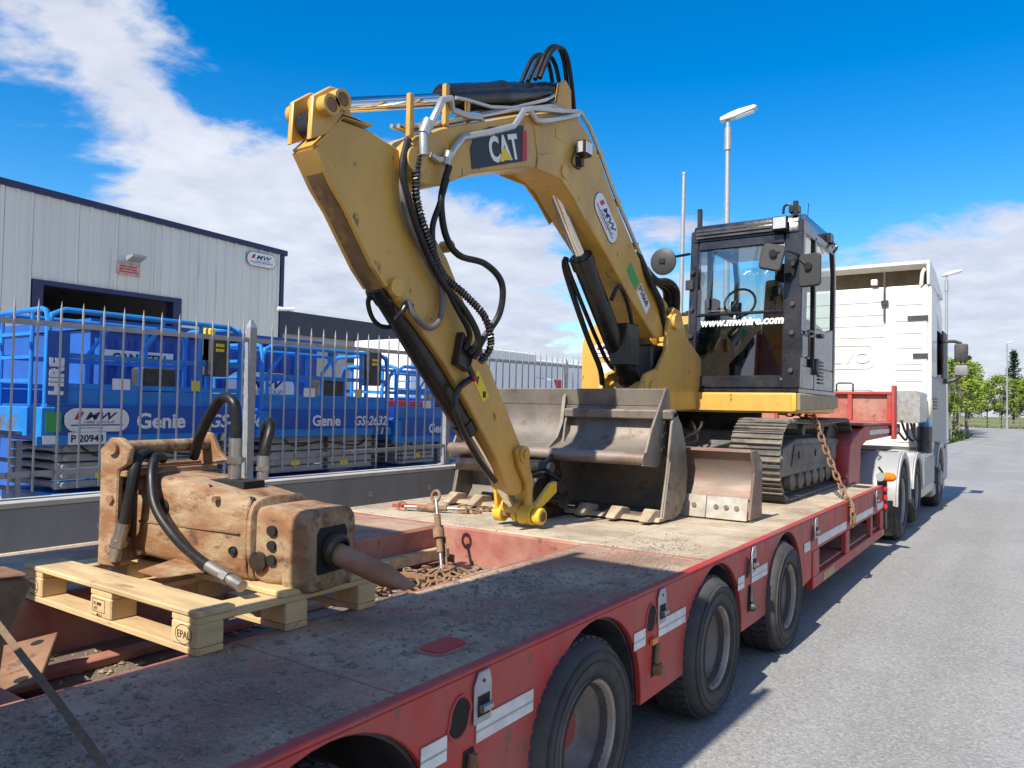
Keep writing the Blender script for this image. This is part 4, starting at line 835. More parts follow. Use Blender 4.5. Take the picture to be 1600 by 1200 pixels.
# ---- tracks
def track(x0,x1,front):
    xm=(x0+x1)/2; tf=thing if 0 else None
    yA,yB,zc=7.08,9.52,ZD+.375; r=.335
    b=MB(); b.prism([(yA-.05,ZD+.22),(yB+.05,ZD+.22),(yB+.1,ZD+.34),(yB,ZD+.50),(8.9,ZD+.54),(7.6,ZD+.56),(yA,ZD+.48)],'x',x0+.10,x1-.075); fr=obj('track_frame',b,M_trkf,ex,bevel=.012)
    # sloping cover with hole plates on the outer side
    xo=x1-.074 if x1>-2.5 else x0+.074; s=1 if x1>-2.5 else -1
    b=MB(); b.prism([(7.35,ZD+.30),(9.25,ZD+.30),(9.2,ZD+.47),(7.45,ZD+.50)],'x',xo,xo+s*.012); obj('frame_cover',b,M_trkf,fr,bevel=.004)
    for y in (7.6,8.25,8.9): b=MB(); b.cyl((xo+s*.012,y,ZD+.40),(xo+s*.024,y,ZD+.40),.035,n=14); obj('cover_boss',b,M_dkpl,fr)
    for y,rr,nm in ((yA,r-.05,'idler'),(yB,r-.04,'sprocket')):
        b=MB(); b.lathe([(0,-.10),(rr*.5,-.10),(rr*.55,-.06),(rr*.85,-.06),(rr,-.045),(rr,.045),(rr*.85,.06),(rr*.55,.06),(rr*.5,.10),(0,.10)],(xm,y,zc),(1,0,0),28); w_=obj(nm,b,M_trkf,ex)
        for i in range(8):
            b=MB(); a=i*math.pi/4; b.cyl((xm+s*.10,y+math.cos(a)*rr*.36,zc+math.sin(a)*rr*.36),(xm+s*.118,y+math.cos(a)*rr*.36,zc+math.sin(a)*rr*.36),.016,n=6); obj('bolt',b,M_dkpl,w_)
    for k in range(7):
        y=7.42+k*.29; b=MB(); b.lathe([(0,-.17),(.05,-.17),(.085,-.15),(.085,-.09),(.06,-.08),(.06,.08),(.085,.09),(.085,.15),(.05,.17),(0,.17)],(xm,y,ZD+.155),(1,0,0),16); obj('track_roller',b,M_trk,ex)
    for y in (7.95,8.75): b=MB(); b.lathe([(0,-.12),(.06,-.12),(.06,.12),(0,.12)],(xm,y,ZD+.64),(1,0,0),14); obj('carrier_roller',b,M_trkf,ex)
    # path of the shoes
    path=[]; R0=r
    segs=[('l',(yA,zc-R0),(yB,zc-R0)),('a',(yB,zc),-90,90),('l',(yB,zc+R0),(8.3,zc+R0-.025)),('l',(8.3,zc+R0-.025),(yA,zc+R0)),('a',(yA,zc),90,270)]
    for sg in segs:
        if sg[0]=='l':
            a,c=sg[1],sg[2]; n=int(math.dist(a,c)/.01)
            path+=[(a[0]+(c[0]-a[0])*i/n,a[1]+(c[1]-a[1])*i/n) for i in range(n)]
        else:
            n=int(math.pi*R0/.01); path+=[(sg[1][0]+R0*math.cos(R(sg[2]+(sg[3]-sg[2])*i/n)),sg[1][1]+R0*math.sin(R(sg[2]+(sg[3]-sg[2])*i/n))) for i in range(n)]
    n=len(path); k=round(n*.01/.145); st=n/k
    hw=(x1-x0)/2
    b=MB(); b.box((-hw,-.069,-.008),(hw,.069,.008)); b.box((-hw+.003,-.066,.009),(hw-.003,-.048,.034)); b.box((-hw+.003,-.01,.009),(hw-.003,.008,.028)); b.box((-hw+.003,.045,.009),(hw-.003,.06,.024)); b.box((-.075,-.06,-.06),(-.045,.075,-.009)); b.box((.045,-.06,-.06),(.075,.075,-.009))
    me=mesh('track_shoe',b,M_trk,.003)
    for i in range(k):
        p=path[int(i*st)%n]; q=path[int(i*st+4)%n]; d=Vector((q[0]-p[0],q[1]-p[1])); ang=math.atan2(d.y,d.x)
        o=bpy.data.objects.new('track_shoe',me); COL.objects.link(o); o.parent=ex; nx=Vector((d.y,-d.x)).normalized()
        o.location=Vector((xm,p[0]+nx.x*.012,p[1]+nx.y*.012))-WL[ex.name]; o.rotation_euler=(ang+math.pi,0,0)
track(-2.28,-1.83,1); track(-4.11,-3.66,1)
# ---- undercarriage
b=MB(); b.prism([(7.3,ZD+.30),(9.3,ZD+.30),(9.1,ZD+.62),(7.5,ZD+.62)],'x',-3.66,-2.28); obj('centre_frame',b,M_trkf,ex,bevel=.03)
b=MB(); b.cyl((XC,8.35,ZD+.62),(XC,8.35,ZD+.80),.48,n=36); obj('slew_ring',b,M_dkpl,ex)
for x in (-2.55,-3.4):
    b=MB(); b.prism([(5.86,ZD+.30),(5.86,ZD+.42),(7.5,ZD+.52),(7.5,ZD+.36)],'x',x-.06,x+.06); obj('blade_arm',b,M_trkf,ex,bevel=.01)
b=MB(); b.cyl((XC,6.0,ZD+.42),(XC,7.3,ZD+.55),.055,n=14); obj('blade_cylinder',b,M_blk,ex)
for k in range(2): b=MB(); b.tube([(-2.75-.12*k,7.3,ZD+.62),(-2.6-.1*k,6.9,ZD+.70),(-2.5,6.5,ZD+.62-.08*k),(-2.65,6.2,ZD+.50)],.014,8,sub=5); obj('hose',b,M_rub,ex)
# ---- dozer blade
bp=[(5.62,ZD+.16),(5.68,ZD+.25),(5.71,ZD+.36),(5.68,ZD+.46),(5.62,ZD+.51)]
b=MB(); b.sheet(bp,-4.18,-1.745,-.03); bl=obj('dozer_blade',b,M_blade,ex)
for x in (-1.743,-4.20): b=MB(); b.prism([(5.56,ZD+.02),(5.84,ZD+.02),(5.84,ZD+.44),(5.70,ZD+.53),(5.59,ZD+.52),(5.66,ZD+.36)],'x',x,x+.022); obj('end_plate',b,M_blade,bl,bevel=.004)
for x0,x1 in ((-2.06,-1.75),(-2.42,-2.065),(-2.95,-2.425),(-3.5,-2.955),(-4.17,-3.505)):
    b=MB(); b.prism([(5.56,ZD+.012),(5.58,ZD+.012),(5.615,ZD+.175),(5.595,ZD+.175)],'x',x0,x1); e=obj('wear_plate',b,M_wear,bl,bevel=.003)
    for q in (.25,.5,.75):
        xx=x0+(x1-x0)*q; b=MB(); b.cyl((xx,5.572,ZD+.10),(xx,5.566,ZD+.10),.018,n=12); obj('bolt_hole',b,M_bkt,e)
for x in (-2.5,-3.45): b=MB(); b.prism([(5.70,ZD+.2),(5.88,ZD+.28),(5.88,ZD+.44),(5.72,ZD+.46)],'x',x,x+.03); obj('blade_rib',b,M_trkf,bl)
# ---- upper structure
ZU=ZD+.80
b=MB(); b.prism([(-4.15,7.15),(-1.84,7.15),(-1.84,8.7),(-2.1,9.5),(-2.97,9.75),(-3.84,9.6),(-4.16,9.1)],'z',ZU,ZU+.19); up_=obj('upper_frame',b,M_yel,ex,bevel=.02)
# right-hand body (tank and side cover) with rounded shoulder
def rounded(x0,x1,z0,z1,r,n=7):
    return [(x1,z0),(x1,z1)]+[(x0+r-r*math.sin(R(90*k/n)),z1-r+r*math.cos(R(90*k/n))) for k in range(n+1)]+[(x0,z0)]
b=MB(); b.prism(rounded(-4.2,-3.36,ZU+.192,2.58,.30),'y',7.42,9.5); tb=obj('side_body',b,M_yel2 if 0 else M_yel,ex,bevel=.03,seg=2)
sticker(tb,(-3.88,7.415,2.25),*XX,.34,.15)
b=MB(); plate_round(b,(-3.86,7.417,2.05),(1,0,0),(0,0,1),.26,.12,.05,.003); obj('faded_badge',b,M_white,tb)
text('lettering','CAT',.05,(-3.72,7.414,1.86),*XX,M_blkv,tb,.001)
# engine hood and counterweight
b=MB(); b.prism([(8.80,ZU+.192),(9.5,ZU+.192),(9.7,1.95),(9.65,2.45),(9.4,2.62),(8.80,2.66)],'x',-4.12,-2.08); obj('counterweight',b,M_yel,ex,bevel=.07,seg=2)
b=MB(); b.prism([(7.55,2.32),(8.74,2.32),(8.74,2.78),(8.5,2.80),(7.72,2.60),(7.55,2.50)],'x',-3.34,-2.925); hd=obj('hood',b,M_yel,ex,bevel=.02)
for k in range(5): b=MB(); b.box((-3.25,7.85+k*.12,2.64+k*.031),(-2.96,7.89+k*.12,2.66+k*.031)); obj('hood_louvre',b,M_blk,hd)
b=MB(); b.box((-3.34,7.5,ZU+.192),(-2.925,8.74,2.315)); obj('front_body',b,M_yel,ex,bevel=.02)
b=MB(); b.box((-3.20,7.40,1.86),(-2.98,7.498,2.12)); obj('front_recess',b,M_dkpl,ex)
for z in (1.88,2.0,2.1): b=MB(); b.box((-3.1,7.36,z),(-2.97,7.499,z+.03)); obj('step_plate',b,M_yel,ex,bevel=.004)
# boom foot towers
for x in (-3.18,-2.80):
    b=MB(); b.prism([(5.92,1.60),(6.5,1.60),(7.45,1.62),(7.45,2.05),(6.9,2.30),(6.72,2.54),(6.56,2.56),(6.46,2.42),(6.42,2.15),(6.25,1.98),(6.0,1.92),(5.9,1.8)],'x',x,x+.05); obj('boom_bracket',b,M_yel,ex,bevel=.012)
b=MB(); b.box((-3.128,6.0,1.60),(-2.803,7.4,1.66)); obj('swing_casting',b,M_yel,ex,bevel=.01)
b=MB(); b.cyl((-3.22,6.58,2.42),(-2.72,6.58,2.42),.075,n=18); obj('boom_foot_pin',b,M_yel,ex)
b=MB(); b.cyl((-3.21,6.10,1.80),(-2.73,6.10,1.80),.06,n=18); obj('cylinder_foot_pin',b,M_yel,ex)
b=MB(); b.box((-3.10,6.30,1.72),(-2.84,6.9,2.2)); obj('swivel_block',b,M_blk,ex,bevel=.02)
# ---- boom
bo=[(3.03,2.90),(3.08,2.85),(3.20,2.845),(3.32,2.875),(3.60,3.02),(4.00,3.153),(4.18,3.215),(4.42,3.27),(4.60,3.265),(4.74,3.22),(4.92,3.10),(5.42,2.80),(5.82,2.53),(6.30,2.25),(6.50,2.28),(6.66,2.36),(6.68,2.50),(6.55,2.60),(6.22,2.73),(5.85,2.985),(5.45,3.325),(5.20,3.585),(5.03,3.70),(4.86,3.775),(4.66,3.76),(4.10,3.548),(3.30,3.205),(3.12,3.10),(3.02,3.0)]
BX0,BX1=-3.115,-2.815
b=MB(); b.prism(bo,'x',BX0,BX1); bm_=obj('boom',b,M_yel,ex,bevel=.01)
for x0,x1 in ((BX1+.001,BX1+.012),(BX0-.012,BX0-.001)):
    b=MB(); b.prism([(4.30,3.24),(4.62,3.25),(4.80,3.16),(4.98,3.03),(5.06,3.10),(4.93,3.24),(4.76,3.36),(4.5,3.40),(4.32,3.34)],'x',x0,x1); obj('gusset',b,M_yel,bm_,bevel=.004)
    b=MB(); b.cyl((x0,4.66,3.31),(x1+.012 if x0>-3 else x1,4.66,3.31),.05,n=16); obj('pin_boss',b,M_yel,bm_)
    b=MB(); b.cyl((x0,3.08,2.95),(x1+.02 if x0>-3 else x1,3.08,2.95),.075,n=18); obj('pin_boss',b,M_yel,bm_)
    b=MB(); b.box((x0,3.36,2.905),(x0+.006,3.366,3.19)); obj('weld_seam',b,M_yel,bm_)
    b=MB(); b.prism([(4.335,3.262),(4.341,3.262),(4.255,3.60),(4.249,3.60)],'x',x0,x0+.006); obj('weld_seam',b,M_yel,bm_)
# name decal: black shield with white letters, yellow triangle and red edge
def quadX(name,pts,x,m,par,t=.002):
    b=MB(); b.prism(pts,'x',x,x+t); return obj(name,b,m,par)
def fr2(u,v): # along-boom frame at the decal
    o=Vector((3.60,3.035)); d=Vector((.94,.345)).normalized(); n=Vector((-d.y,d.x)); p=o+d*u+n*v; return (p.x,p.y)
FX=BX1+.0015
dc=quadX('decal',[fr2(0,.01),fr2(.62,.01),fr2(.66,.235),fr2(.26,.245),fr2(.10,.215),fr2(.02,.13)],FX,M_blkv,bm_)
quadX('decal_red_edge',[fr2(.57,.01),fr2(.63,.01),fr2(.69,.20),fr2(.64,.20)],FX+.0021,M_redv,bm_)
d=Vector((0,.94,.345)).normalized(); nn=Vector((0,-d.z,d.y)); p0=Vector((FX+.0045,*fr2(.21,.035)))
text('lettering','CAT',.215,p0,d,nn,M_white,bm_,.002,bold=.007,sx=.80)
quadX('decal_triangle',[fr2(.295,.032),fr2(.455,.032),fr2(.375,.115)],FX+.0062,M_yelv,bm_)
# badge and stickers further down the boom
dd=Vector((0,.66,-.56)).normalized(); nu=Vector((0,.56,.66)).normalized()
sticker(bm_,(FX,5.33,3.12),dd,nu,.44,.19)
b=MB(); plate_round(b,(FX,5.83,2.735),dd,nu,.22,.11,.01,.002); obj('green_label',b,M_grnv,bm_)
b=MB(); plate_round(b,(FX,6.04,2.57),dd,nu,.26,.12,.01,.002); pl_=obj('number_label',b,M_white,bm_)
text('lettering','P5868',.085,Vector((FX+.003,5.935,2.64)),dd,nu,M_blkv,bm_,.001,bold=.002)
# work lamp on the boom
b=MB(); b.box((BX1+.02,4.80,3.47),(BX1+.10,4.92,3.58)); wl=obj('work_lamp',b,M_blk,bm_,bevel=.012)
b=MB(); b.box((BX1+.035,4.793,3.485),(BX1+.085,4.80,3.565)); obj('lamp_lens',b,M_lens,wl)
b=MB(); b.box((BX1+.101,4.815,3.485),(BX1+.104,4.905,3.565)); obj('lamp_lens',b,M_lens,wl)
b=MB(); b.box((BX1,4.84,3.40),(BX1+.05,4.88,3.47)); b.tube([(BX1+.04,4.86,3.42),(BX1+.05,4.80,3.36),(BX1+.03,4.73,3.40),(BX1+.04,4.78,3.52)],.006,6,sub=5); obj('lamp_bracket',b,M_blk,bm_)
b=MB(); b.box((BX1+.001,4.55,3.53),(BX1+.004,4.64,3.61)); obj('patch_plate',b,M_yel,bm_)
# ---- arm (stick)
SX0,SX1=-3.005,-2.870
so_=[(2.44,2.845),(2.55,2.690),(2.642,2.595),(2.838,2.340),(3.02,2.200),(3.206,2.06),(3.453,1.86),(3.648,1.66),(3.979,1.29),(4.12,1.08),(4.22,1.02),(4.33,1.05),(4.37,1.16),(4.26,1.37),(3.86,1.915),(3.60,2.285),(3.45,2.49),(3.26,2.66),(3.14,2.80),(3.12,2.92),(3.02,3.01),(2.80,3.045),(2.58,3.035),(2.50,2.93)]
b=MB(); b.prism(so_,'x',SX0,SX1); st=obj('stick',b,M_yel,ex,bevel=.008)
b=MB(); b.sheet([(2.43,2.842),(2.54,2.688),(2.635,2.59),(2.83,2.335),(2.93,2.24)],SX0-.02,SX1+.018,.016); obj('lower_flange',b,M_yel,st)
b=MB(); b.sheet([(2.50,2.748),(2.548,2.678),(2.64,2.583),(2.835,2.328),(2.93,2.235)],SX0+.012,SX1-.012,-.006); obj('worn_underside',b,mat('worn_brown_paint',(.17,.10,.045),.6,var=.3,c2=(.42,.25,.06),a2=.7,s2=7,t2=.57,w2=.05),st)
b=MB(); b.sheet([(2.44,2.85),(2.52,2.935),(2.60,3.045),(2.80,3.06)],SX0-.018,SX1+.018,.014); obj('upper_flange',b,M_yel,st)
for x in (SX0-.02,SX1-.012):
    b=MB(); b.prism([(2.395,2.872),(2.405,3.088),(2.513,3.172),(2.587,3.178),(2.66,3.075),(2.80,3.062),(2.60,3.046),(2.50,2.93)],'x',x,x+.03); obj('nose_plate',b,M_yel,st,bevel=.005)
for (y,z) in ((2.475,3.055),(2.545,3.105)):
    for x0,x1 in ((SX1+.018,SX1+.075),(SX0-.075,SX0-.02)):
        b=MB(); b.lathe([(.030,.0),(.052,.0),(.052,x1-x0),(.036,x1-x0),(.034,x1-x0-.012),(0,x1-x0-.012)],(x0,y,z),(1,0,0),20); o=obj('pin_boss',b,M_yel,st)
        b=MB(); b.cyl((x0,y,z),(x1-.006 if x0>-3 else x1,y,z),.033,n=16); obj('pin',b,M_rust,o)
b=MB(); b.cyl((SX0+.03,2.48,2.98),(SX1-.03,2.48,2.98),.07,n=16); obj('cylinder_eye',b,M_blk,st)
b=MB(); b.cyl((SX1-.0,3.01,2.25),(SX1+.03,3.01,2.25),.05,n=18); obj('pin_boss',b,M_yel,st)
for (y,z,r_) in ((3.475,2.56,.035),(3.62,2.26,.0)): 
    if r_: b=MB(); b.cyl((SX1-.06,y,z),(SX1+.012,y,z),r_,n=16); obj('pin_boss',b,M_yel,st)
b=MB(); b.prism([(3.50,1.86),(3.62,1.82),(3.66,1.95),(3.55,2.06)],'x',SX1+.001,SX1+.06); obj('hose_block',b,M_blk,st,bevel=.006)
b=MB(); b.box((SX1+.03,3.62,1.92),(SX1+.07,3.72,1.97)); obj('hose_fitting',b,M_dkpl,st); b=MB(); b.cyl((SX1+.05,3.60,1.86),(SX1+.05,3.66,1.80),.02,n=10); obj('hose_fitting',b,M_dkpl,st)
b=MB(); b.cyl((SX1+.05,3.66,1.80),(SX1+.05,3.68,1.775),.018,n=10); obj('red_cap',b,M_redv,st)
dv=Vector((0,.6,-.8)).normalized(); nv_=Vector((0,.8,.6)).normalized()
b=MB(); plate_round(b,(SX1+.001,3.80,1.74),dv,nv_,.20,.075,.006,.002); wl_=obj('warning_label',b,M_yelv,st)
b=MB(); pc=Vector((SX1+.0035,3.765,1.785)); vs=[pc-dv*.035-nv_*.02,pc+dv*.03-nv_*.02,pc+nv_*.025]; b.add(vs+[q+Vector((.001,0,0)) for q in vs],[(0,1,2),(3,4,5)]); obj('warning_mark',b,M_blkv,st)
b=MB(); pc=Vector((SX1+.0035,3.84,1.69)); b.box(pc-Vector((0,.016,.02)),pc+Vector((.001,.016,.02))); obj('warning_mark',b,M_blkv,st)
# ---- cylinders
def cylinder(p0,p1,frac,rb,rr,name,mbody=M_blk,eye=.055,x=XC,par=None):
    p0=Vector((x,*p0));p1=Vector((x,*p1)); m=p0.lerp(p1,frac); d=(p1-p0).normalized(); par=par or ex
    b=MB(); b.cyl(p0,m,rb,n=22); b.cyl(m-d*.09,m,rb*1.13,n=22); b.cyl(m,m+d*.025,rb*.9,rb*.7,n=22); b.cyl(p0-d*.02,p0+d*.06,rb*1.08,n=22); c=obj(name,b,mbody,par)
    b=MB(); b.cyl(m,p1,rr,n=18); obj('rod',b,M_chr,c)
    for p in (p0,p1): b=MB(); b.cyl(p-Vector((.07,0,0)),p+Vector((.07,0,0)),eye,n=18); obj('cylinder_eye',b,mbody if p is p0 else M_yel,c)
    return c
ac=cylinder((4.76,3.95),(2.545,3.105),.575,.072,.040,'arm_cylinder')
bc=cylinder((6.12,1.85),(4.74,3.30),.66,.085,.045,'boom_cylinder')
kc=cylinder((3.015,2.245),(4.335,.93),.60,.066,.038,'bucket_cylinder')
kc.location.x+=.0
for o,(a,c),off in ((bc,((6.05,1.92),(5.25,2.76)),.11),):
    b=MB(); b.tube([(XC-.10,6.10,1.95),(XC-.13,5.9,2.05),(XC-.115,5.25,2.68),(XC-.09,5.16,2.78)],.018,8,sub=3); obj('pipe',b,M_blk,o)
b=MB(); b.tube([(XC-.10,5.16,2.80),(XC-.14,5.22,2.70),(XC-.16,5.6,2.25),(XC-.15,5.85,1.95),(XC-.2,6.0,1.74),(XC-.22,6.15,1.70)],.024,8,sub=5); obj('hose',b,M_rub,bc)
b=MB(); b.tube([(XC+.10,5.55,2.50),(XC+.13,5.62,2.62),(XC+.12,5.80,2.52),(XC+.11,5.95,2.28)],.018,8,sub=5); obj('hose',b,M_rub,bc)
b=MB(); b.box((XC-.03,5.78,1.98),(XC+.14,6.02,2.34),Matrix.Translation((0,0,0))); obj('lock_valve',b,M_blk,bc,bevel=.012)
b=MB(); b.tube([(XC+.05,6.05,1.88),(XC+.10,6.2,1.78),(XC+.14,6.28,1.82)],.016,8,sub=4); b.cyl((XC+.12,6.25,1.80),(XC+.2,6.32,1.84),.03,n=10); obj('hose_fitting',b,M_blk,bc)
# wrapped black sleeve on the arm cylinder with hoses arching over its base
b=MB(); rs=random.Random(5); p0=Vector((XC,3.50,3.475)); p1=Vector((XC,4.70,3.93)); P=[p0.lerp(p1,i/16) for i in range(17)]
b.tube(P,[.078+.014*rs.random()+(.012 if 5<i<9 else 0) for i in range(17)],14); obj('plastic_wrap',b,mat('black_plastic_wrap',(.012,.012,.013),.2,var=.3,bump=.6,bs=25),ac)
for k,(dx,h) in enumerate(((.06,.30),(.10,.27),(.0,.22),(-.06,.25))):
    b=MB(); b.tube([(XC+dx,4.42,3.92),(XC+dx,4.56,4.05+h*.4),(XC+dx,4.70,4.05+h*.72),(XC+dx,4.80,4.0+h*.7),(XC+dx,4.88,3.95),(XC+dx*.9,4.93,3.75)],.017,8,sub=5); obj('hose',b,M_rub,ac)
b=MB(); b.prism([(4.62,3.74),(4.86,3.76),(4.84,3.98),(4.76,4.03),(4.68,3.98)],'x',XC-.11,XC-.08); obj('cylinder_bracket',b,M_yel,bm_,bevel=.006)
b=MB(); b.prism([(4.62,3.74),(4.86,3.76),(4.84,3.98),(4.76,4.03),(4.68,3.98)],'x',XC+.08,XC+.11); obj('cylinder_bracket',b,M_yel,bm_,bevel=.006)
# ---- pipes along the boom top and side
def pipe(pts,r=.016,m=None,sub=0,nm='pipe'): b=MB(); b.tube(pts,r,8,sub=sub); return obj(nm,b,m or M_zinc,bm_)
xs=BX1+.02
pipe([(xs,3.20,3.02),(xs+.01,3.25,3.00),(xs+.01,3.33,3.02),(xs+.01,3.41,3.13),(xs,3.48,3.20),(xs,3.75,3.315),(xs,4.00,3.43),(xs,4.06,3.50),(xs,4.12,3.575),(xs,4.22,3.62),(xs,4.62,3.735)],.020)
pipe([(xs,4.18,3.60),(xs+.01,4.26,3.55),(xs+.01,4.34,3.57),(xs,4.70,3.72),(xs,4.84,3.79)],.020)
pipe([(xs,4.60,3.73),(xs,4.86,3.81),(xs-.01,5.02,3.76),(xs-.02,5.22,3.61),(xs-.02,5.47,3.355),(xs-.02,5.87,3.02),(xs-.02,6.2,2.77)],.017)
for k in range(5):
    x=BX1-.05-k*.055
    pipe([(x,3.18,3.19+.01*k),(x,3.30,3.235),(x,3.7,3.41+.015*(k%2)),(x,4.1,3.585+.015*(k%2)),(x,4.60,3.785),(x,4.86,3.81),(x,5.05,3.73),(x,5.24,3.60),(x,5.47,3.36),(x,5.87,3.02),(x,6.22,2.77)],.014)
pipe([(xs-.03,3.16,3.10),(xs-.0,3.20,3.20),(xs,3.29,3.36),(xs,3.36,3.39),(xs-.02,3.40,3.34),(xs-.03,3.56,3.36),(xs-.04,3.7,3.40)],.022)
pipe([(XC+.10,3.50,3.46),(XC+.105,3.60,3.48),(XC+.105,3.85,3.52),(XC+.10,4.1,3.60),(XC+.10,4.5,3.79),(XC+.10,4.62,3.87)],.012)
for y,z in ((3.12,3.10),(3.42,3.27),(3.62,3.36)):
    b=MB(); b.box((BX1-.07,y-.018,z-.02),(BX1-.05,y+.018,z+.13)); obj('pipe_bracket',b,M_yel,bm_,bevel=.004)
for y,z in ((3.36,3.24),(3.06,3.08)):
    b=MB(); b.box((BX1-.03,y-.018,z),(BX1-.0,y+.018,z+.24)); obj('pipe_stay',b,M_yel,bm_,bevel=.003)
for y,z in ((4.85,3.79),(5.24,3.60),(5.55,3.29),(5.9,3.0),(6.15,2.81)):
    b=MB(); b.box((BX0+.0,y-.02,z-.02),(BX1+.01,y+.02,z+.035)); obj('pipe_clamp',b,M_yel,bm_,bevel=.004)
# ---- hoses from boom tip down to the arm
b=MB(); b.cyl((xs+.03,3.10,3.10),(xs+.035,3.13,3.18),.030,n=12); b.cyl((xs+.035,3.10,2.98),(xs+.03,3.10,3.10),.024,n=12); obj('hose_fitting',b,M_zinc,st); b=MB(); b.cyl((xs+.03,3.30,2.98),(xs+.03,3.32,3.06),.022,n=12); obj('hose_fitting',b,M_zinc,st)
def hose(pts,r=.021,m=None,spring=False,par=None):
    b=MB(); b.tube(pts,r,10,sub=7); o=obj('hose',b,m or M_rub,par or st)
    if spring:
        pt=[Vector(p) for p in pts]; b=MB(); L_=0; out=[]
        for i in range(len(pt)-1):
            n=int((pt[i+1]-pt[i]).length/.0035)
            for k in range(n):
                t=k/n; a=pt[max(i-1,0)];q=pt[i];c=pt[i+1];e=pt[min(i+2,len(pt)-1)]
                c0=.5*((2*q)+(c-a)*t+(2*a-5*q+4*c-e)*t*t+(3*q-a-3*c+e)*t**3); tg=(c-q).normalized(); u=tg.cross(Vector((1,.1,.05))).normalized(); v=tg.cross(u); L_+=.0035; ph=L_/.020*6.283
                out.append(c0+(u*math.cos(ph)+v*math.sin(ph))*(r+.004))
        b.tube(out,.0042,4); obj('hose_spring',b,mat('spring_wire',(.12,.12,.12),.4,metal=.6),o)
    return o
X1=SX1+.05
hose([(X1+.02,3.10,3.00),(X1+.03,3.08,2.88),(X1+.03,3.09,2.72),(X1+.03,3.20,2.52),(X1+.02,3.34,2.36),(X1+.06,3.50,2.26),(X1+.10,3.64,2.14),(X1+.09,3.71,1.98),(X1+.05,3.66,1.88)],.019,spring=True)
hose([(X1,3.04,3.06),(X1+.01,2.99,2.90),(X1+.02,3.02,2.74),(X1+.02,3.15,2.52),(X1+.02,3.33,2.32),(X1+.06,3.50,2.17),(X1+.08,3.60,2.02),(X1+.03,3.58,1.93)],.020)
hose([(X1+.06,3.32,2.98),(X1+.05,3.285,2.86),(X1+.04,3.28,2.74),(X1+.04,3.33,2.58),(X1+.05,3.44,2.49),(X1+.12,3.60,2.46),(X1+.15,3.73,2.36),(X1+.13,3.74,2.18),(X1+.07,3.66,2.02),(X1+.03,3.62,1.90)],.020,spring=False)
hose([(X1+.06,3.30,2.90),(X1+.05,3.26,2.76),(X1+.03,3.22,2.60),(X1+.02,3.28,2.42),(X1+.03,3.42,2.22),(X1+.05,3.55,2.05),(X1+.02,3.55,1.95)],.017)
hose([(X1-.01,3.06,2.98),(X1,3.0,2.80),(X1-.0,3.06,2.62),(X1-.01,3.24,2.42),(X1-.01,3.36,2.28),(X1+.0,3.34,2.12),(X1+.01,3.24,2.05),(X1,3.13,2.10),(X1-.02,3.08,2.19)],.018,mat('grey_hose',(.13,.125,.12),.5,var=.2))
hose([(X1-.02,3.66,1.78),(X1-.02,3.55,1.72),(X1-.025,3.52,1.62),(X1-.03,3.60,1.48),(X1-.03,3.78,1.28),(X1-.03,3.95,1.14)],.020,M_blk)
b=MB(); b.tube([(SX0+.0,2.97,2.22),(SX0-.03,2.98,2.17),(SX0-.04,3.03,2.09),(SX0-.03,3.10,2.05),(SX0-.0,3.16,2.06)],.014,8,sub=5); obj('hose',b,M_rub,st)
b=MB(); b.tube([(SX1+.02,3.13,2.16),(SX1+.03,3.08,2.17),(SX1+.02,3.05,2.12),(SX1-.02,3.05,2.08)],.016,8,sub=4); obj('pipe',b,M_blk,kc)
# boom-foot hoses in thick sleeves
for k in range(3): b=MB(); b.tube([(BX1-.03-.05*k,6.10,2.86),(BX1+.01-.05*k,6.28,2.76),(BX1+.03-.05*k,6.50,2.78),(BX1+.02-.05*k,6.72,2.72),(BX1-.02-.05*k,6.82,2.50),(BX1-.06,6.95,2.25)],.034,10,sub=5); obj('sleeved_hose',b,M_rub,ex)
for k in range(2): b=MB(); b.tube([(BX1-.02-.1*k,5.95,2.96),(BX1+.03-.1*k,6.12,2.72),(BX1+.03-.1*k,6.35,2.55),(BX1-.02,6.5,2.35)],.030,10,sub=5); obj('sleeved_hose',b,M_rub,ex)
# ---- bucket linkage and hitch at the arm tip
for x in (SX0-.045,SX1+.006):
    b=MB(); b.prism([(4.16,1.33),(4.24,1.36),(4.31,1.31),(4.33,1.20),(4.37,1.12),(4.36,.98),(4.39,.92),(4.31,.90),(4.29,1.10),(4.20,1.22)],'x',x,x+.035); obj('tip_link',b,M_yel,st,bevel=.006)
    b=MB(); b.prism([(4.30,.875),(4.36,.86),(4.68,1.01),(4.68,1.09),(4.60,1.08)],'x',x,x+.035); obj('tip_link',b,M_yel2,st,bevel=.006)
b=MB(); b.prism([(4.28,.88),(4.34,.87),(4.30,1.10),(4.24,1.12)],'x',SX0-.08,SX0-.05); obj('tip_link',b,M_yel2,st,bevel=.006)
b=MB(); b.cyl((SX1-.02,4.235,1.30),(SX1+.06,4.235,1.30),.055,n=18); b.cyl((SX1+.06,4.235,1.30),(SX1+.075,4.235,1.30),.03,n=12); obj('pin_boss',b,M_yel,st)
for x0,x1,r_ in ((SX0-.10,SX0-.03,.062),(SX0+.045,SX1-.05,.050),(SX1-.03,SX1+.075,.064),(SX1+.085,SX1+.145,.056)):
    b=MB(); b.cyl((x0,4.33,.885),(x1,4.33,.885),r_,n=20); obj('pin_collar',b,M_yel2,st,bevel=.006)
b=MB(); b.cyl((SX0-.11,4.33,.885),(SX1+.15,4.33,.885),.034,n=16); obj('link_pin',b,M_rust,st)
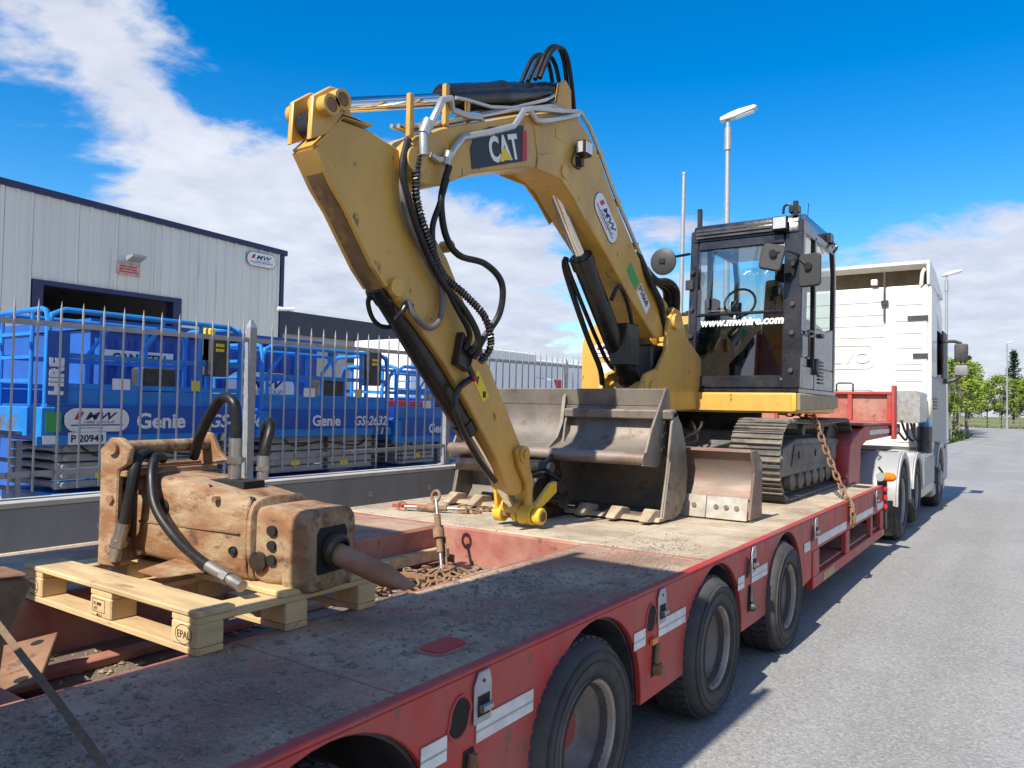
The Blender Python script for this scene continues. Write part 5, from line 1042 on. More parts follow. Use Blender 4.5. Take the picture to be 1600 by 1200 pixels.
# ---- cab
CX0,CX1=-2.90,-1.80; CY0,CY1=7.22,8.72; CZ0=1.80
cab=MB(); 
def cy(z): return 7.22+.075*(z-1.8)     # front leans back slightly
b=MB(); b.prism([(7.16,1.62),(7.22,1.61),(8.72,1.61),(8.78,1.66),(8.78,1.79),(7.16,1.79)],'x',CX0-.06,CX1-.012); sk=obj('cab_skirt',b,mat('skirt_yellow',(.66,.42,.06),.4,var=.05),ex,bevel=.018,seg=2)
b=MB(); b.prism([(7.16,1.62),(8.78,1.66),(8.78,1.79),(7.16,1.79)],'x',CX1-.011,CX1+.02); obj('skirt_corner',b,mat('shaded_skirt_tan',(.33,.25,.14),.6,var=.12),ex,bevel=.015)  # side of the yellow skirt, shade put into a darker tan
b=MB(); b.box((CX0,7.2,1.795),(CX1,8.72,1.83)); fl_=obj('cab',b,M_cabblk,ex)
def post(x0,x1,ya,yb,z0,z1,nm='pillar'):   # slanting front pillar
    b=MB(); b.prism([(cy(z0)+ya,z0),(cy(z0)+yb,z0),(cy(z1)+yb,z1),(cy(z1)+ya,z1)],'x',x0,x1); return obj(nm,b,M_cabblk,fl_,bevel=.012)
ZT=3.42
post(CX0,CX0+.085,0,.10,1.83,ZT); post(CX1-.17,CX1,0,.09,1.83,ZT)
post(CX0+.086,CX1-.171,.0,.06,1.832,1.955,'lower_sill'); post(CX0+.086,CX1-.171,.0,.07,3.21,3.31,'upper_rail'); post(CX0+.086,CX1-.171,-.006,.03,2.545,2.575,'window_bar')
b=MB(); b.prism([(cy(3.42)-.03,3.30),(cy(3.42)+.02,3.47),(7.55,3.52),(8.62,3.52),(8.75,3.44),(8.75,3.34),(cy(3.3)+.08,3.315)],'x',CX0+.02,CX1-.03); rf=obj('roof',b,M_cabblk,fl_,bevel=.03,seg=2)
for k in range(3): b=MB(); b.box((CX0+.07,cy(3.4)-.042,3.33+k*.035),(CX1-.22,cy(3.4)-.028,3.35+k*.035)); obj('roof_ridge',b,M_dkpl,rf)
# side frame facing the road: pillars, rails, door panel
def sidepost(poly,x0,x1,nm='side_pillar',m=None,bv=.008): b=MB(); b.prism(poly,'x',x0,x1); return obj(nm,b,m or M_cabblk,fl_,bevel=bv)
for x0,x1 in ((CX1-.05,CX1-.002),(CX0+.002,CX0+.05)):
    sidepost([(7.78,1.83),(7.84,1.83),(7.86,3.34),(7.80,3.34)],x0,x1)
    sidepost([(8.62,1.83),(8.70,1.83),(8.72,2.4),(8.74,3.1),(8.66,3.40),(8.58,3.40),(8.66,3.1)],x0,x1)
    sidepost([(7.33,3.30),(8.62,3.30),(8.62,3.38),(7.33,3.38)],x0,x1,'side_rail')
    sidepost([(7.33,1.832),(8.61,1.832),(8.61,2.05),(7.33,2.05)],x0+.004,x1-.004,'door_panel')
    sidepost([(7.845,2.05),(8.615,2.05),(8.615,2.50),(8.3,2.45),(7.845,2.44)],x0+.006,x1-.006,'rear_panel')
    sidepost([(7.33,2.34),(7.775,2.34),(7.775,2.38),(7.33,2.38)],x0+.004,x1-.004,'door_rail')
# panes
def pane(pts,nm='window_pane',m=None): b=MB(); b.add(pts,[(0,1,2,3)]); return obj(nm,b,m or M_glass,fl_)
g0,g1=CX0+.086,CX1-.171
pane([(g0,cy(2.575)+.02,2.575),(g1,cy(2.575)+.02,2.575),(g1,cy(3.21)+.02,3.21),(g0,cy(3.21)+.02,3.21)],'windscreen')
pane([(g0,cy(1.955)+.02,1.955),(g1,cy(1.955)+.02,1.955),(g1,cy(2.545)+.02,2.545),(g0,cy(2.545)+.02,2.545)],'lower_windscreen')
for x in (CX1-.025,CX0+.025):
    pane([(x,7.36,2.05),(x,7.78,2.05),(x,7.78,2.34),(x,7.36,2.34)]); pane([(x,7.38,2.38),(x,7.78,2.38),(x,7.80,3.30),(x,7.42,3.30)]); pane([(x,7.85,2.45),(x,8.64,2.46),(x,8.66,3.30),(x,7.86,3.30)])
pane([(CX0+.06,8.68,2.3),(CX1-.06,8.68,2.3),(CX1-.06,8.66,3.25),(CX0+.06,8.66,3.25)])
b=MB(); b.box((CX0+.05,8.66,1.83),(CX1-.05,8.70,2.29)); obj('rear_wall',b,M_cabblk,fl_)
text('lettering','www.mwhire.com',.105,(g0+.05,cy(2.46)-.0,2.445),*XX,M_white,fl_,.002,shear=.15,bold=.005,sx=1.03)
# fittings: bolts, lamp, wiper, handle, hinge, vents, beacon posts
for z in (2.0,2.35,2.62,3.0):
    for x in (CX0+.04,CX1-.08): b=MB(); b.cyl((x,cy(z)-.0,z),(x,cy(z)-.028,z),.022,n=12); obj('front_bolt',b,M_dkpl,fl_)
b=MB(); b.box((CX0-.03,cy(2.85)-.03,2.82),(CX0+.05,cy(2.85)-.002,2.92)); obj('mirror_bracket',b,M_dkpl,fl_,bevel=.008)
b=MB(); b.box((CX1-.27,cy(3.35)-.09,3.32),(CX1-.13,cy(3.35)-.034,3.45)); lm=obj('cab_lamp',b,M_blk,fl_,bevel=.01)
b=MB(); b.box((CX1-.258,cy(3.35)-.093,3.335),(CX1-.142,cy(3.35)-.0905,3.44)); obj('lamp_lens',b,M_lens,lm)
b=MB(); b.tube([(g0+.16,cy(3.2),3.20),(g0+.14,cy(2.9)-.01,2.9),(g0+.12,cy(2.66)-.01,2.66)],.008,6); b.box((g0+.105,cy(2.6)-.014,2.62),(g0+.135,cy(2.6)+.006,2.72)); obj('wiper',b,M_dkpl,fl_)
b=MB(); b.tube([(CX1+.0,7.42,2.62-.26),(CX1+.035,7.42,2.34),(CX1+.035,7.42,2.14),(CX1+.0,7.42,2.12)],.012,8); b.tube([(CX1,7.42,2.36),(CX1+.03,7.45,2.38),(CX1+.03,7.62,2.38),(CX1,7.65,2.36)],.012,8); obj('grab_handle',b,M_blk,fl_)
for z,h in ((2.95,.14),(1.98,.16)): b=MB(); b.box((CX1-.001,7.79,z),(CX1+.03,7.86,z+h)); obj('door_hinge',b,M_dkpl,fl_,bevel=.006)
for k in range(7): b=MB(); b.box((CX1-.001,7.95,1.90+k*.035),(CX1+.006,8.15,1.918+k*.035)); obj('vent_slat',b,M_dkpl,fl_)
b=MB(); b.box((CX1-.0,8.0,2.36),(CX1+.02,8.1,2.40)); b.cyl((CX1,7.98,2.38),(CX1+.03,7.98,2.38),.02,n=10); obj('door_lock',b,M_dkpl,fl_)
for x,y,h in ((CX0+.06,7.42,.16),(CX1-.08,7.36,.10)): b=MB(); b.cyl((x,y,3.46),(x,y,3.50+h),.026,n=12); obj('beacon_post',b,M_blk,rf)
b=MB(); b.tube([(CX1-.2,7.38,3.50),(CX1-.19,7.38,3.57),(CX1-.14,7.38,3.58),(CX1-.12,7.38,3.50)],.012,8,sub=3); b.box((CX1-.14,7.34,3.5),(CX1-.05,7.44,3.56)); b.box((CX1-.05,8.40,3.40),(CX1+.01,8.55,3.50)); b.tube([(CX1-.0,8.5,3.42),(CX1+.05,8.5,3.36),(CX1+.03,8.45,3.30)],.014,8,sub=3); obj('roof_fittings',b,M_blk,rf)
b=MB(); b.cyl((CX1-.08,7.8,3.5),(CX1-.07,7.8,3.68),.004,n=6); obj('aerial',b,M_blk,rf)
# mirrors: round one on the left, two square ones on the right pillar
b=MB(); b.tube([(CX0-.0,cy(3.2)-.02,3.19),(CX0-.05,cy(3.2)-.17,3.15),(-3.01,6.93,3.09)],.014,8); ma=obj('mirror_arm',b,M_blk,fl_)
b=MB(); b.lathe([(0,-.02),(.085,-.02),(.128,-.004),(.132,.01),(.12,.014),(0,.014)],(-3.02,6.92,3.06),(-.05,1,.06),30); obj('round_mirror',b,M_mir,ma)
b=MB(); b.box((-3.05,6.885,3.045),(-2.99,6.91,3.085)); obj('mirror_clamp',b,M_blk,ma)
def sqmirror(c,rx,rz,w,h,a0,a1):
    M=Matrix.Translation(c)@Matrix.Rotation(rz,4,'Z')@Matrix.Rotation(rx,4,'Y')
    b=MB(); b.tube([a0,a1,tuple(M@Vector((0,-.03,.03)))],.013,8); a_=obj('mirror_arm',b,M_blk,fl_)
    b=MB(); plate_round(b,(0,-.02,0),(1,0,0),(0,0,1),w,h,.035,-.05); b.v=[tuple(M@Vector(p)) for p in b.v]; obj('square_mirror',b,M_mir,a_,bevel=.012)
    b=MB(); b.cyl(M@Vector((0,-.045,.03)),M@Vector((0,-.02,.03)),.035,n=12); obj('mirror_boss',b,M_blk,a_)
sqmirror((CX1-.21,7.06,3.03),R(14),R(12),.20,.24,(CX1-.04,cy(3.05)-.01,3.08),(CX1-.08,7.1,3.085))
sqmirror((CX1+.10,7.15,2.90),R(0),R(-14),.20,.30,(CX1-.04,cy(3.0)-.01,3.04),(CX1+.02,7.15,3.0))
# cab interior
b=MB(); b.prism([(8.05,2.28),(8.55,2.28),(8.62,3.05),(8.50,3.08),(8.36,2.42),(8.05,2.42)],'x',-2.50,-2.06); se=obj('operator_seat',b,M_seat,fl_,bevel=.05,seg=2)
b=MB(); b.prism([(8.50,3.06),(8.60,3.05),(8.62,3.24),(8.53,3.25)],'x',-2.40,-2.16); obj('headrest',b,M_seat,se,bevel=.03,seg=2)
b=MB(); b.box((-2.48,8.05,1.84),(-2.08,8.5,2.27)); obj('seat_base',b,M_dkpl,se,bevel=.03)
for x in (-2.66,-2.02):
    b=MB(); b.prism([(7.75,2.2),(8.4,2.2),(8.4,2.48),(7.85,2.50),(7.72,2.42)],'x',x,x+.12); obj('control_console',b,M_dkpl,fl_,bevel=.02)
    b=MB(); b.cyl((x+.06,7.82,2.49),(x+.05,7.78,2.66),.014,n=8); b.cyl((x+.05,7.78,2.65),(x+.05,7.77,2.75),.026,.02,n=10); obj('joystick',b,M_dkpl,fl_)
for x in (-2.44,-2.30): b=MB(); b.cyl((x,7.6,1.84),(x,7.5,2.50),.012,n=8); b.box((x-.04,7.55,1.85),(x+.04,7.68,1.88)); obj('travel_lever',b,M_dkpl,fl_)
b=MB(); b.box((-2.80,7.45,2.4),(-2.68,7.62,2.75)); obj('monitor',b,M_dkpl,fl_,bevel=.02)
b=MB(); b.tube([(-2.52+.16*math.cos(R(a)),7.72+.05*math.sin(R(a)),2.72+.15*math.sin(R(a))) for a in range(0,360,20)],.013,8,closed=True); b.cyl((-2.52,7.72,2.72),(-2.50,7.62,2.3),.02,n=8); obj('steering_ring',b,M_dkpl,fl_)
# ================================================================ LOOSE BUCKETS
def dig_bucket(label,x0,x1,y0,nteeth,side_hi,sc=1.0,right_rust=True):
    t=thing('digging_bucket',label,'bucket',((x0+x1)/2,y0+.3,ZD),0,'digging buckets lying on the deck')
    O=[(0,.028),(.24,.012),(.38,.05),(.475,.17),(.50,.34),(.46,.54),(.38,.69),(.27,.785)]
    P=[(y0+a*sc,ZD+b*sc) for a,b in O]
    b=MB(); b.sheet(P,x0+.02,x1-.02,.022); obj('shell',b,M_bkt,t)
    S=[(y0+.03,ZD+.03)]+[(y0+a*sc,ZD+b*sc) for a,b in ((.24,.004),(.39,.04),(.487,.165),(.513,.34),(.472,.55),(.39,.70),(.275,.80))]+[(y0+.235*sc,ZD+.79*sc),(y0+.20*sc,ZD+.70*sc),(y0+.13*sc,ZD+.36*sc)]
    for x in (x0,x1-.02): b=MB(); b.prism(S,'x',x,x+.02); obj('side_plate',b,M_bkt,t,bevel=.004)
    for x,s in ((x0-.014,1),(x1+.001,1)):
        b=MB(); b.prism([(y0+.035,ZD+.035),(y0+.10,ZD+.03),(y0+.22*sc,ZD+.42*sc),(y0+.15*sc,ZD+.44*sc)],'x',x,x+.012); obj('side_cutter',b,M_bkt,t,bevel=.003)
        for q in (.3,.6): b=MB(); b.cyl((x-.003,y0+.06+.10*q,ZD+.03+.38*q),(x+.016,y0+.06+.10*q,ZD+.03+.38*q),.012,n=8); obj('bolt',b,M_dkpl,t)
    b=MB(); b.prism([(y0-.05,ZD+.018),(y0+.12,ZD+.018),(y0+.12,ZD+.04),(y0-.02,ZD+.045)],'x',x0-.01,x1+.01); lip=obj('cutting_lip',b,M_tooth,t,bevel=.004)
    for i in range(nteeth):
        xx=x0+.07+(x1-x0-.14)*i/(nteeth-1); b=MB(); w_=.05
        vs=[(xx-w_,y0+.10,ZD+.046),(xx+w_,y0+.10,ZD+.046),(xx+w_,y0+.10,ZD+.085),(xx-w_,y0+.10,ZD+.085),(xx-w_*.95,y0-.02,ZD+.014),(xx+w_*.95,y0-.02,ZD+.014),(xx+w_*.9,y0-.02,ZD+.105),(xx-w_*.9,y0-.02,ZD+.105),(xx-w_*.7,y0-.135,ZD+.02),(xx+w_*.7,y0-.135,ZD+.02),(xx+w_*.7,y0-.135,ZD+.04),(xx-w_*.7,y0-.135,ZD+.04)]
        b.add(vs,[(3,2,1,0),(0,1,5,4),(1,2,6,5),(2,3,7,6),(3,0,4,7),(4,5,9,8),(5,6,10,9),(6,7,11,10),(7,4,8,11),(8,9,10,11)]); obj('tooth',b,M_tooth,lip,bevel=.008)
    b=MB(); b.prism([(y0+.20*sc,ZD+.74*sc),(y0+.30*sc,ZD+.76*sc),(y0+.28*sc,ZD+.82*sc),(y0+.19*sc,ZD+.81*sc)],'x',x0,x1); obj('top_bar',b,M_bkt,t,bevel=.01)
    for x in (x0+.25,x1-.30): b=MB(); b.prism([(y0+.30*sc,ZD+.72*sc),(y0+.46*sc,ZD+.60*sc),(y0+.52*sc,ZD+.72*sc),(y0+.44*sc,ZD+.80*sc)],'x',x,x+.03); obj('hanger_ear',b,M_bkt,t,bevel=.006)
    return t
dig_bucket('digging bucket with five holes and cast teeth lying next to the dozer blade',-3.14,-2.215,5.08,4,1)
dig_bucket('digging bucket tipped open behind the excavator arm, nearest the fence',-4.04,-3.40,4.95,3,1,.62)
# grading bucket resting across both digging buckets
gb=thing('grading_bucket','wide smooth-lipped grading bucket lying across the two digging buckets','bucket',(-3.26,5.25,1.2))
GX0,GX1=-4.06,-2.29
P=[(4.985,1.275),(5.12,1.285),(5.27,1.33),(5.36,1.42),(5.385,1.54),(5.37,1.64)]
b=MB(); b.sheet(P,GX0+.02,GX1-.02,.018); obj('shell',b,M_bkt,gb)
b=MB(); b.prism([(5.372,1.64),(5.392,1.64),(5.375,1.772),(5.345,1.772)],'x',GX0+.02,GX1-.02); obj('top_band',b,M_bkt,gb,bevel=.005)
b=MB(); b.cyl((GX0-.004,4.985,1.262),(GX1+.004,4.985,1.262),.047,n=18); obj('lip_bar',b,mat('brown_lip_steel',(.20,.14,.11),.5,metal=.3,var=.2,c2=(.32,.27,.23),a2=.6,s2=4),gb)
for x in (GX0,GX1-.02):
    b=MB(); b.prism([(4.955,1.215),(5.20,1.19),(5.36,1.27),(5.43,1.42),(5.43,1.58),(5.40,1.765),(5.34,1.78),(5.08,1.45)],'x',x,x+.02); sp=obj('side_plate',b,M_bkt,gb,bevel=.004)
    if x>-3:
        for y,z in ((5.31,1.52),(5.28,1.42),(5.33,1.44),(5.26,1.32),(5.31,1.34)):
            b=MB(); b.cyl((x+.018,y,z),(x+.0215,y,z),.013,n=12); obj('side_hole',b,M_white if 0 else M_conc2,sp)
b=MB(); b.prism([(5.05,1.28),(5.12,1.285),(5.27,1.33),(5.36,1.42),(5.385,1.54),(5.37,1.75),(5.335,1.70),(5.30,1.50),(5.22,1.38)],'x',-3.19,-3.16); obj('centre_rib',b,M_bkt,gb)
# tilting bracket under the grading bucket: two ears, tilt cylinder, pins
M_grs=mat('greasy_black_steel',(.02,.018,.016),.35,metal=.2,var=.3,c2=(.08,.06,.045),a2=.6,s2=8)
tb_=MB(); tb_.box((-3.42,4.86,.96),(-2.98,5.02,1.16)); hb_=obj('tilt_bracket',tb_,M_grs,gb,bevel=.02)
for x in (-3.30,-3.06): b=MB(); b.prism([(4.80,1.06),(4.86,1.20),(4.98,1.30),(5.04,1.20),(5.0,.98),(4.86,.96)],'x',x,x+.035); obj('bracket_ear',b,M_grs,hb_,bevel=.006)
b=MB(); b.cyl((-3.36,4.83,1.17),(-3.0,4.83,1.17),.05,n=16); obj('bracket_pin',b,M_grs,hb_); b=MB(); b.cyl((-3.01,4.83,1.17),(-2.965,4.83,1.17),.038,n=16); obj('pin_end',b,M_stl,hb_)
b=MB(); b.cyl((-3.9,4.90,1.14),(-3.32,4.87,1.16),.05,n=16); b.cyl((-3.32,4.87,1.16),(-3.1,4.86,1.16),.03,n=12); obj('tilt_cylinder',b,M_grs,hb_)
b=MB(); b.cyl((-3.16,4.70,1.0),(-2.98,4.70,1.0),.10,n=20); b.cyl((-3.2,4.82,.95),(-2.86,4.82,.95),.07,n=18); b.cyl((-2.93,4.78,1.04),(-2.84,4.78,1.04),.055,n=16); obj('hitch_pins',b,M_grs,hb_)
b=MB(); b.tube([(-3.1,4.75,1.1),(-2.95,4.72,1.14),(-2.85,4.8,1.06),(-2.88,4.9,.95)],.016,8,sub=5); obj('hose',b,M_rub,hb_)
b=MB(); b.cyl((-3.0,4.66,1.06),(-3.0,4.66,1.10),.012,n=8); obj('grease_nipple',b,M_stl,hb_)
b=MB(); b.box((-3.36,4.72,ZD+.003),(-2.95,5.0,.90)); b.box((-3.34,4.74,.90),(-2.98,4.98,.962)); obj('packing_block',b,M_grs,hb_,bevel=.01)
# ================================================================ PALLET
pa=thing('wooden_pallet','stamped pale wooden pallet under the rusty breaker','pallet',(-2.80,1.85,ZD))
PX0,PX1,PY0,PY1=-3.40,-2.205,1.45,2.25
for y in (PY0,PY0+.35,PY1-.10): b=MB(); b.box((PX0,y,ZD+.002),(PX1,y+.10,ZD+.024)); obj('bottom_board',b,M_wood,pa,bevel=.003)
k=0
for y in (PY0,PY0+.35,PY1-.10):
    for x in (PX0,(PX0+PX1)/2-.072,PX1-.145):
        b=MB(); b.box((x,y,ZD+.0245),(x+.145,y+.10,ZD+.1005)); bk=obj('block',b,M_wood2,pa,bevel=.005)
        if y==PY0 and x!=(PX0+PX1)/2-.072:
            b=MB(); b.tube([(x+.0725+.046*math.cos(R(a)),y-.0008,ZD+.062+.031*math.sin(R(a))) for a in range(0,360,18)],.0011,5,closed=True); obj('stamp_oval',b,M_blkin,bk)
            text('stamp','EPAL',.034,(x+.0725,y-.001,ZD+.05),*XX,M_blkin,bk,.0008,align='CENTER')
        elif y==PY0:
            b=MB(); q=[(x+.02,y-.0008,ZD+.045),(x+.105,y-.0008,ZD+.045),(x+.105,y-.0008,ZD+.09),(x+.02,y-.0008,ZD+.09)]; b.tube(q,.001,4,closed=True); obj('stamp_frame',b,M_blkin,bk)
            text('stamp','PL-0088',.016,(x+.028,y-.001,ZD+.068),*XX,M_blkin,bk,.0008); text('stamp','HT',.018,(x+.032,y-.001,ZD+.050),*XX,M_blkin,bk,.0008); text('stamp','88-1-2',.014,(x+.05,y-.001,ZD+.029),*XX,M_blkin,bk,.0008)
for x in (PX0,(PX0+PX1)/2-.072,PX1-.145): b=MB(); b.box((x,PY0+.001,ZD+.101),(x+.145,PY1-.001,ZD+.122)); obj('cross_board',b,M_wood2,pa,bevel=.003)
for y,w_ in ((PY0-.004,.145),(PY0+.33,.145),(PY1-.145,.145)): b=MB(); b.box((PX0-.003,y,ZD+.1225),(PX1+.003,y+w_,ZD+.144)); obj('top_board',b,M_wood,pa,bevel=.005)
# ================================================================ BREAKER
br=thing('hydraulic_breaker','worn tan and rusty hydraulic breaker with chisel lying on the pallet','breaker',(-3.13,1.86,ZD+.145),R(8))
WL[br.name]=Vector((0,0,0)); br.scale=(1,.93,.90)
def loft(secs,caps=True):
    b=MB(); n=len(secs[0]); vs=[p for s in secs for p in s]; fs=[]
    for i in range(len(secs)-1):
        for k in range(n): fs.append((i*n+k,i*n+(k+1)%n,(i+1)*n+(k+1)%n,(i+1)*n+k))
    if caps: fs+=[tuple(range(n-1,-1,-1)),tuple(range((len(secs)-1)*n,len(secs)*n))]
    return b.add(vs,fs)
def sec(x,hw,z0,z1,e=3.2,n=28,tilt=0):
    out=[]; zc,hh=(z0+z1)/2,(z1-z0)/2
    for i in range(n):
        a=2*math.pi*i/n; c,s=math.cos(a),math.sin(a); out.append((x+tilt*(s*hh),hw*math.copysign(abs(c)**(2/e),c),zc+hh*math.copysign(abs(s)**(2/e),s)))
    return out
b=loft([sec(.02,.165,.05,.40,9),sec(.03,.172,.04,.41,9),sec(.30,.175,.02,.40,8),sec(.55,.170,.0,.36,8),sec(.68,.165,-.005,.335,8),sec(.70,.160,.0,.33,8)]); body=obj('body',b,M_brk,br,ang=50)
b=loft([sec(.655,.172,.03,.342,4.2),sec(.70,.176,.03,.346,4.2),sec(.705,.168,.03,.338,4.2)]); obj('collar',b,M_brk,br)
b=loft([sec(.70,.150,.0,.31,8),sec(.76,.158,-.012,.318,8),sec(.82,.150,-.005,.31,8),sec(.84,.14,.01,.30,8)]); obj('front_head',b,M_brk,br,ang=50)
b=loft([sec(.835,.150,-.028,.305,6),sec(.85,.158,-.034,.312,6),sec(.935,.156,-.03,.308,6),sec(.95,.146,-.02,.298,6)],caps=True); fh=obj('front_block',b,M_brk,br,ang=50)
b=MB(); b.prism([(-.085,.045),(.085,.045),(.09,.06),(.09,.21),(.075,.235),(-.075,.235),(-.09,.21),(-.09,.06)],'x',.951,.9535); obj('tool_mouth',b,M_dark,fh)
b=MB(); b.lathe([(.072,0),(.072,.025),(.06,.038),(.048,.038)],(.953,0,.14),(1,0,-.22),24); obj('tool_bush',b,M_grs,fh)
t0=Vector((.90,0,.145)); td=Vector((1,.03,-.30)).normalized(); t1=t0+td*.31; t2=t0+td*.42
b=MB(); b.cyl(t0,t1,.045,n=24); q=td.to_track_quat('Z','Y'); u=q@Vector((1,0,0)); v=q@Vector((0,1,0)); n=24
ring0=[t1+(u*math.cos(2*math.pi*i/n)+v*math.sin(2*math.pi*i/n))*.045 for i in range(n)]
side=v if abs(v.y)>abs(u.y) else u; oth=td.cross(side)
ring1=[t2+side*max(-.043,min(.043,(p-t1).dot(side)))+oth*(p-t1).dot(oth)*.16 for p in ring0]
b.add(ring0+ring1,[(i,(i+1)%n,n+(i+1)%n,n+i) for i in range(n)]+[tuple(range(n,2*n))]); obj('chisel',b,mat('chisel_steel',(.32,.155,.075),.65,metal=0,var=.2,c2=(.30,.25,.21),a2=.4,s2=6),br,ang=30)
for y,z,r_ in ((-.158,.10,.022),(-.158,.16,.020),(-.158,.22,.022)): b=MB(); b.cyl((.79,y-.006,z),(.79,y+.02,z),r_,n=14); obj('bolt_hole',b,M_dark,fh)
b=MB(); b.cyl((.735,-.175,.09),(.735,-.12,.09),.04,n=18); obj('retainer_pin',b,M_grs,fh)
for x,y,z,r_ in ((.22,-.176,.27,.032),(.61,-.171,.12,.016)): b=MB(); b.lathe([(0,.004),(r_*.6,.004),(r_,.0),(r_*1.2,.006),(r_*1.3,-.01)],(x,y,z),(0,-1,0),18); h_=obj('side_port',b,M_dark,body)
for x in (.40,.63): b=MB(); plate_round(b,(x,-.125,.367 if x<.5 else .33),(.9,-.3,0),(.2,.6,.45),.10,.04,.018,.004); obj('top_slot',b,M_dark,body)
b=MB(); b.box((.35,-.05,.36),(.54,.07,.393)); obj('top_opening',b,M_dark,body)
for x in (.10,.52):
    for z in (.06,.33):
        b=MB(); b.cyl((x,-.19,z),(x,-.165,z),.014,n=6); obj('body_bolt',b,M_rust,body)
b=MB(); b.box((.08,-.1785,.195),(.64,-.174,.203)); obj('weld_seam',b,M_rust,body)
b=MB(); b.tube([(.675,-.16,.02),(.675,-.172,.06),(.675,-.172,.28),(.675,-.15,.335)],.006,6); obj('weld_seam',b,M_brk,body)
# mounting bracket
b=MB(); b.box((-.03,-.25,.0),(.0,.25,.45)); bk=obj('mounting_plate',b,M_brk,br,bevel=.008)
for y in (-.262,.232):
    b=MB(); b.prism([(-.055,-.0),(.055,-.0),(.055,.43),(.11,.46),(.12,.53),(.06,.575),(.0,.575),(-.06,.52),(-.055,.40)] if y<0 else [(-.05,.0),(.05,.0),(.05,.43),(.16,.45),(.10,.50),(.05,.585),(-.0,.59),(-.05,.54)],'y',y,y+.03); ck=obj('bracket_cheek',b,M_brk,bk,bevel=.006)
    for z in (.08,.30): b=MB(); b.cyl((.02,y-.012,z),(.02,y+.04,z),.02,n=6); obj('bolt',b,M_rust,ck)
b=MB(); b.box((.001,-.25,.40),(.09,.25,.43)); obj('top_flange',b,M_brk,bk,bevel=.005)
b=MB(); b.cyl((.03,-.28,.53),(.03,.28,.53),.03,n=16); obj('bracket_pin',b,M_brk,bk)
for z in (.10,.34):
    for y in (-.18,.18): b=MB(); b.cyl((.0,y,z),(.035,y,z),.022,n=6); obj('bolt',b,M_rust,bk)
# breaker hoses with crimped fittings
def bhose(pts,r,fit0=None,fit1=None,m=None):
    b=MB(); b.tube(pts,r,12,sub=8); o=obj('hose',b,m or M_rub,br)
    for pp in (fit0,fit1):
        if pp:
            a,c=Vector(pp[0]),Vector(pp[1]); b=MB(); b.cyl(a,a.lerp(c,.45),r*1.18,n=14); b.cyl(a.lerp(c,.45),a.lerp(c,.62),r*1.38,n=6); b.cyl(a.lerp(c,.62),a.lerp(c,.70),r*1.0,n=14); b.cyl(a.lerp(c,.70),c,r*1.14,n=14); obj('hose_fitting',b,M_stl,o)
bhose([(.42,.02,.57),(.42,.02,.68),(.40,.02,.745),(.33,.03,.765),(.25,.05,.70),(.15,.08,.58),(.05,.14,.47)],.024,((.42,.02,.58),(.42,.02,.395)))
bhose([(.50,.10,.46),(.505,.11,.54),(.50,.14,.62),(.46,.18,.655),(.40,.22,.62),(.34,.27,.46)],.021,((.50,.10,.50),(.50,.10,.39)))
bhose([(.04,-.06,.47),(.07,-.14,.50),(.10,-.21,.47),(.11,-.235,.36),(.10,-.245,.26),(.085,-.25,.18)],.024,((.085,-.25,.20),(.045,-.255,.03)))
bhose([(.07,-.05,.47),(.12,-.13,.485),(.17,-.19,.41),(.24,-.225,.28),(.38,-.25,.17),(.54,-.28,.10),(.63,-.29,.075)],.021,((.61,-.29,.08),(.80,-.315,.028)))
b=MB(); b.add([(.24,-.30,.012),(.40,-.33,.010),(.52,-.20,.03),(.30,-.16,.05),(.24,-.30,.016),(.40,-.33,.014),(.52,-.20,.034),(.30,-.16,.054)],[(3,2,1,0),(4,5,6,7),(0,1,5,4),(1,2,6,5),(2,3,7,6),(3,0,4,7)]); obj('torn_plate',b,M_brk,br)
# ================================================================ CHAIN, BINDERS AND DEBRIS
def linkmesh(L_,W,r):
    pts=[]
    for a in range(0,181,30): pts.append((W/2*math.cos(R(a)),0,L_/2-W/2+W/2*math.sin(R(a))))
    for a in range(180,361,30): pts.append((W/2*math.cos(R(a)),0,-L_/2+W/2+W/2*math.sin(R(a))))
    b=MB(); b.tube(pts,r,6,closed=True); return mesh('chain_link',b,M_chain)
M_chain=mat('rusty_chain_steel',(.27,.16,.09),.8,var=.3,vs=20,c2=(.15,.085,.05),a2=.6,s2=12,bump=.3)
LM=linkmesh(.088,.052,.0085); LMS=linkmesh(.06,.036,.007)
def chain(name,label,pts,lm=LM,step=.066,parent=None):
    pts=[Vector(p) for p in pts]; t=parent or thing(name,label,'chain',tuple(pts[-1]))
    base=t.location if parent is None else WL[parent.name]
    i=0; d=0; seg=0; pos=pts[0].copy(); k=0
    L_=[(pts[i+1]-pts[i]).length for i in range(len(pts)-1)]; tot=sum(L_); s=step/2
    while s<tot:
        a=0; q=s
        while q>L_[a]: q-=L_[a]; a+=1
        p=pts[a].lerp(pts[a+1],q/L_[a]); dr=(pts[a+1]-pts[a]).normalized()
        o=bpy.data.objects.new('chain_link',lm); COL.objects.link(o); o.parent=t; o.location=p-Vector(base)
        o.rotation_mode='QUATERNION'; o.rotation_quaternion=dr.to_track_quat('Z','Y')@Quaternion((0,0,1),(math.pi/2 if k%2 else 0)+.35)
        k+=1; s+=step
    return t
cpts=[(-2.15,7.86,1.60),(-1.95,7.85,1.592),(-1.805,7.82,1.565)]
for i in range(1,13):
    f=i/12; cpts.append((-1.805+.385*f,7.82-.21*f,1.565-.83*f-.05*math.sin(f*math.pi)))
cpts+= [(-1.415,7.61,.66),(-1.415,7.615,.60)]
ch=chain('lashing_chain','rusty lashing chain from the excavator track down to the trailer side',cpts)
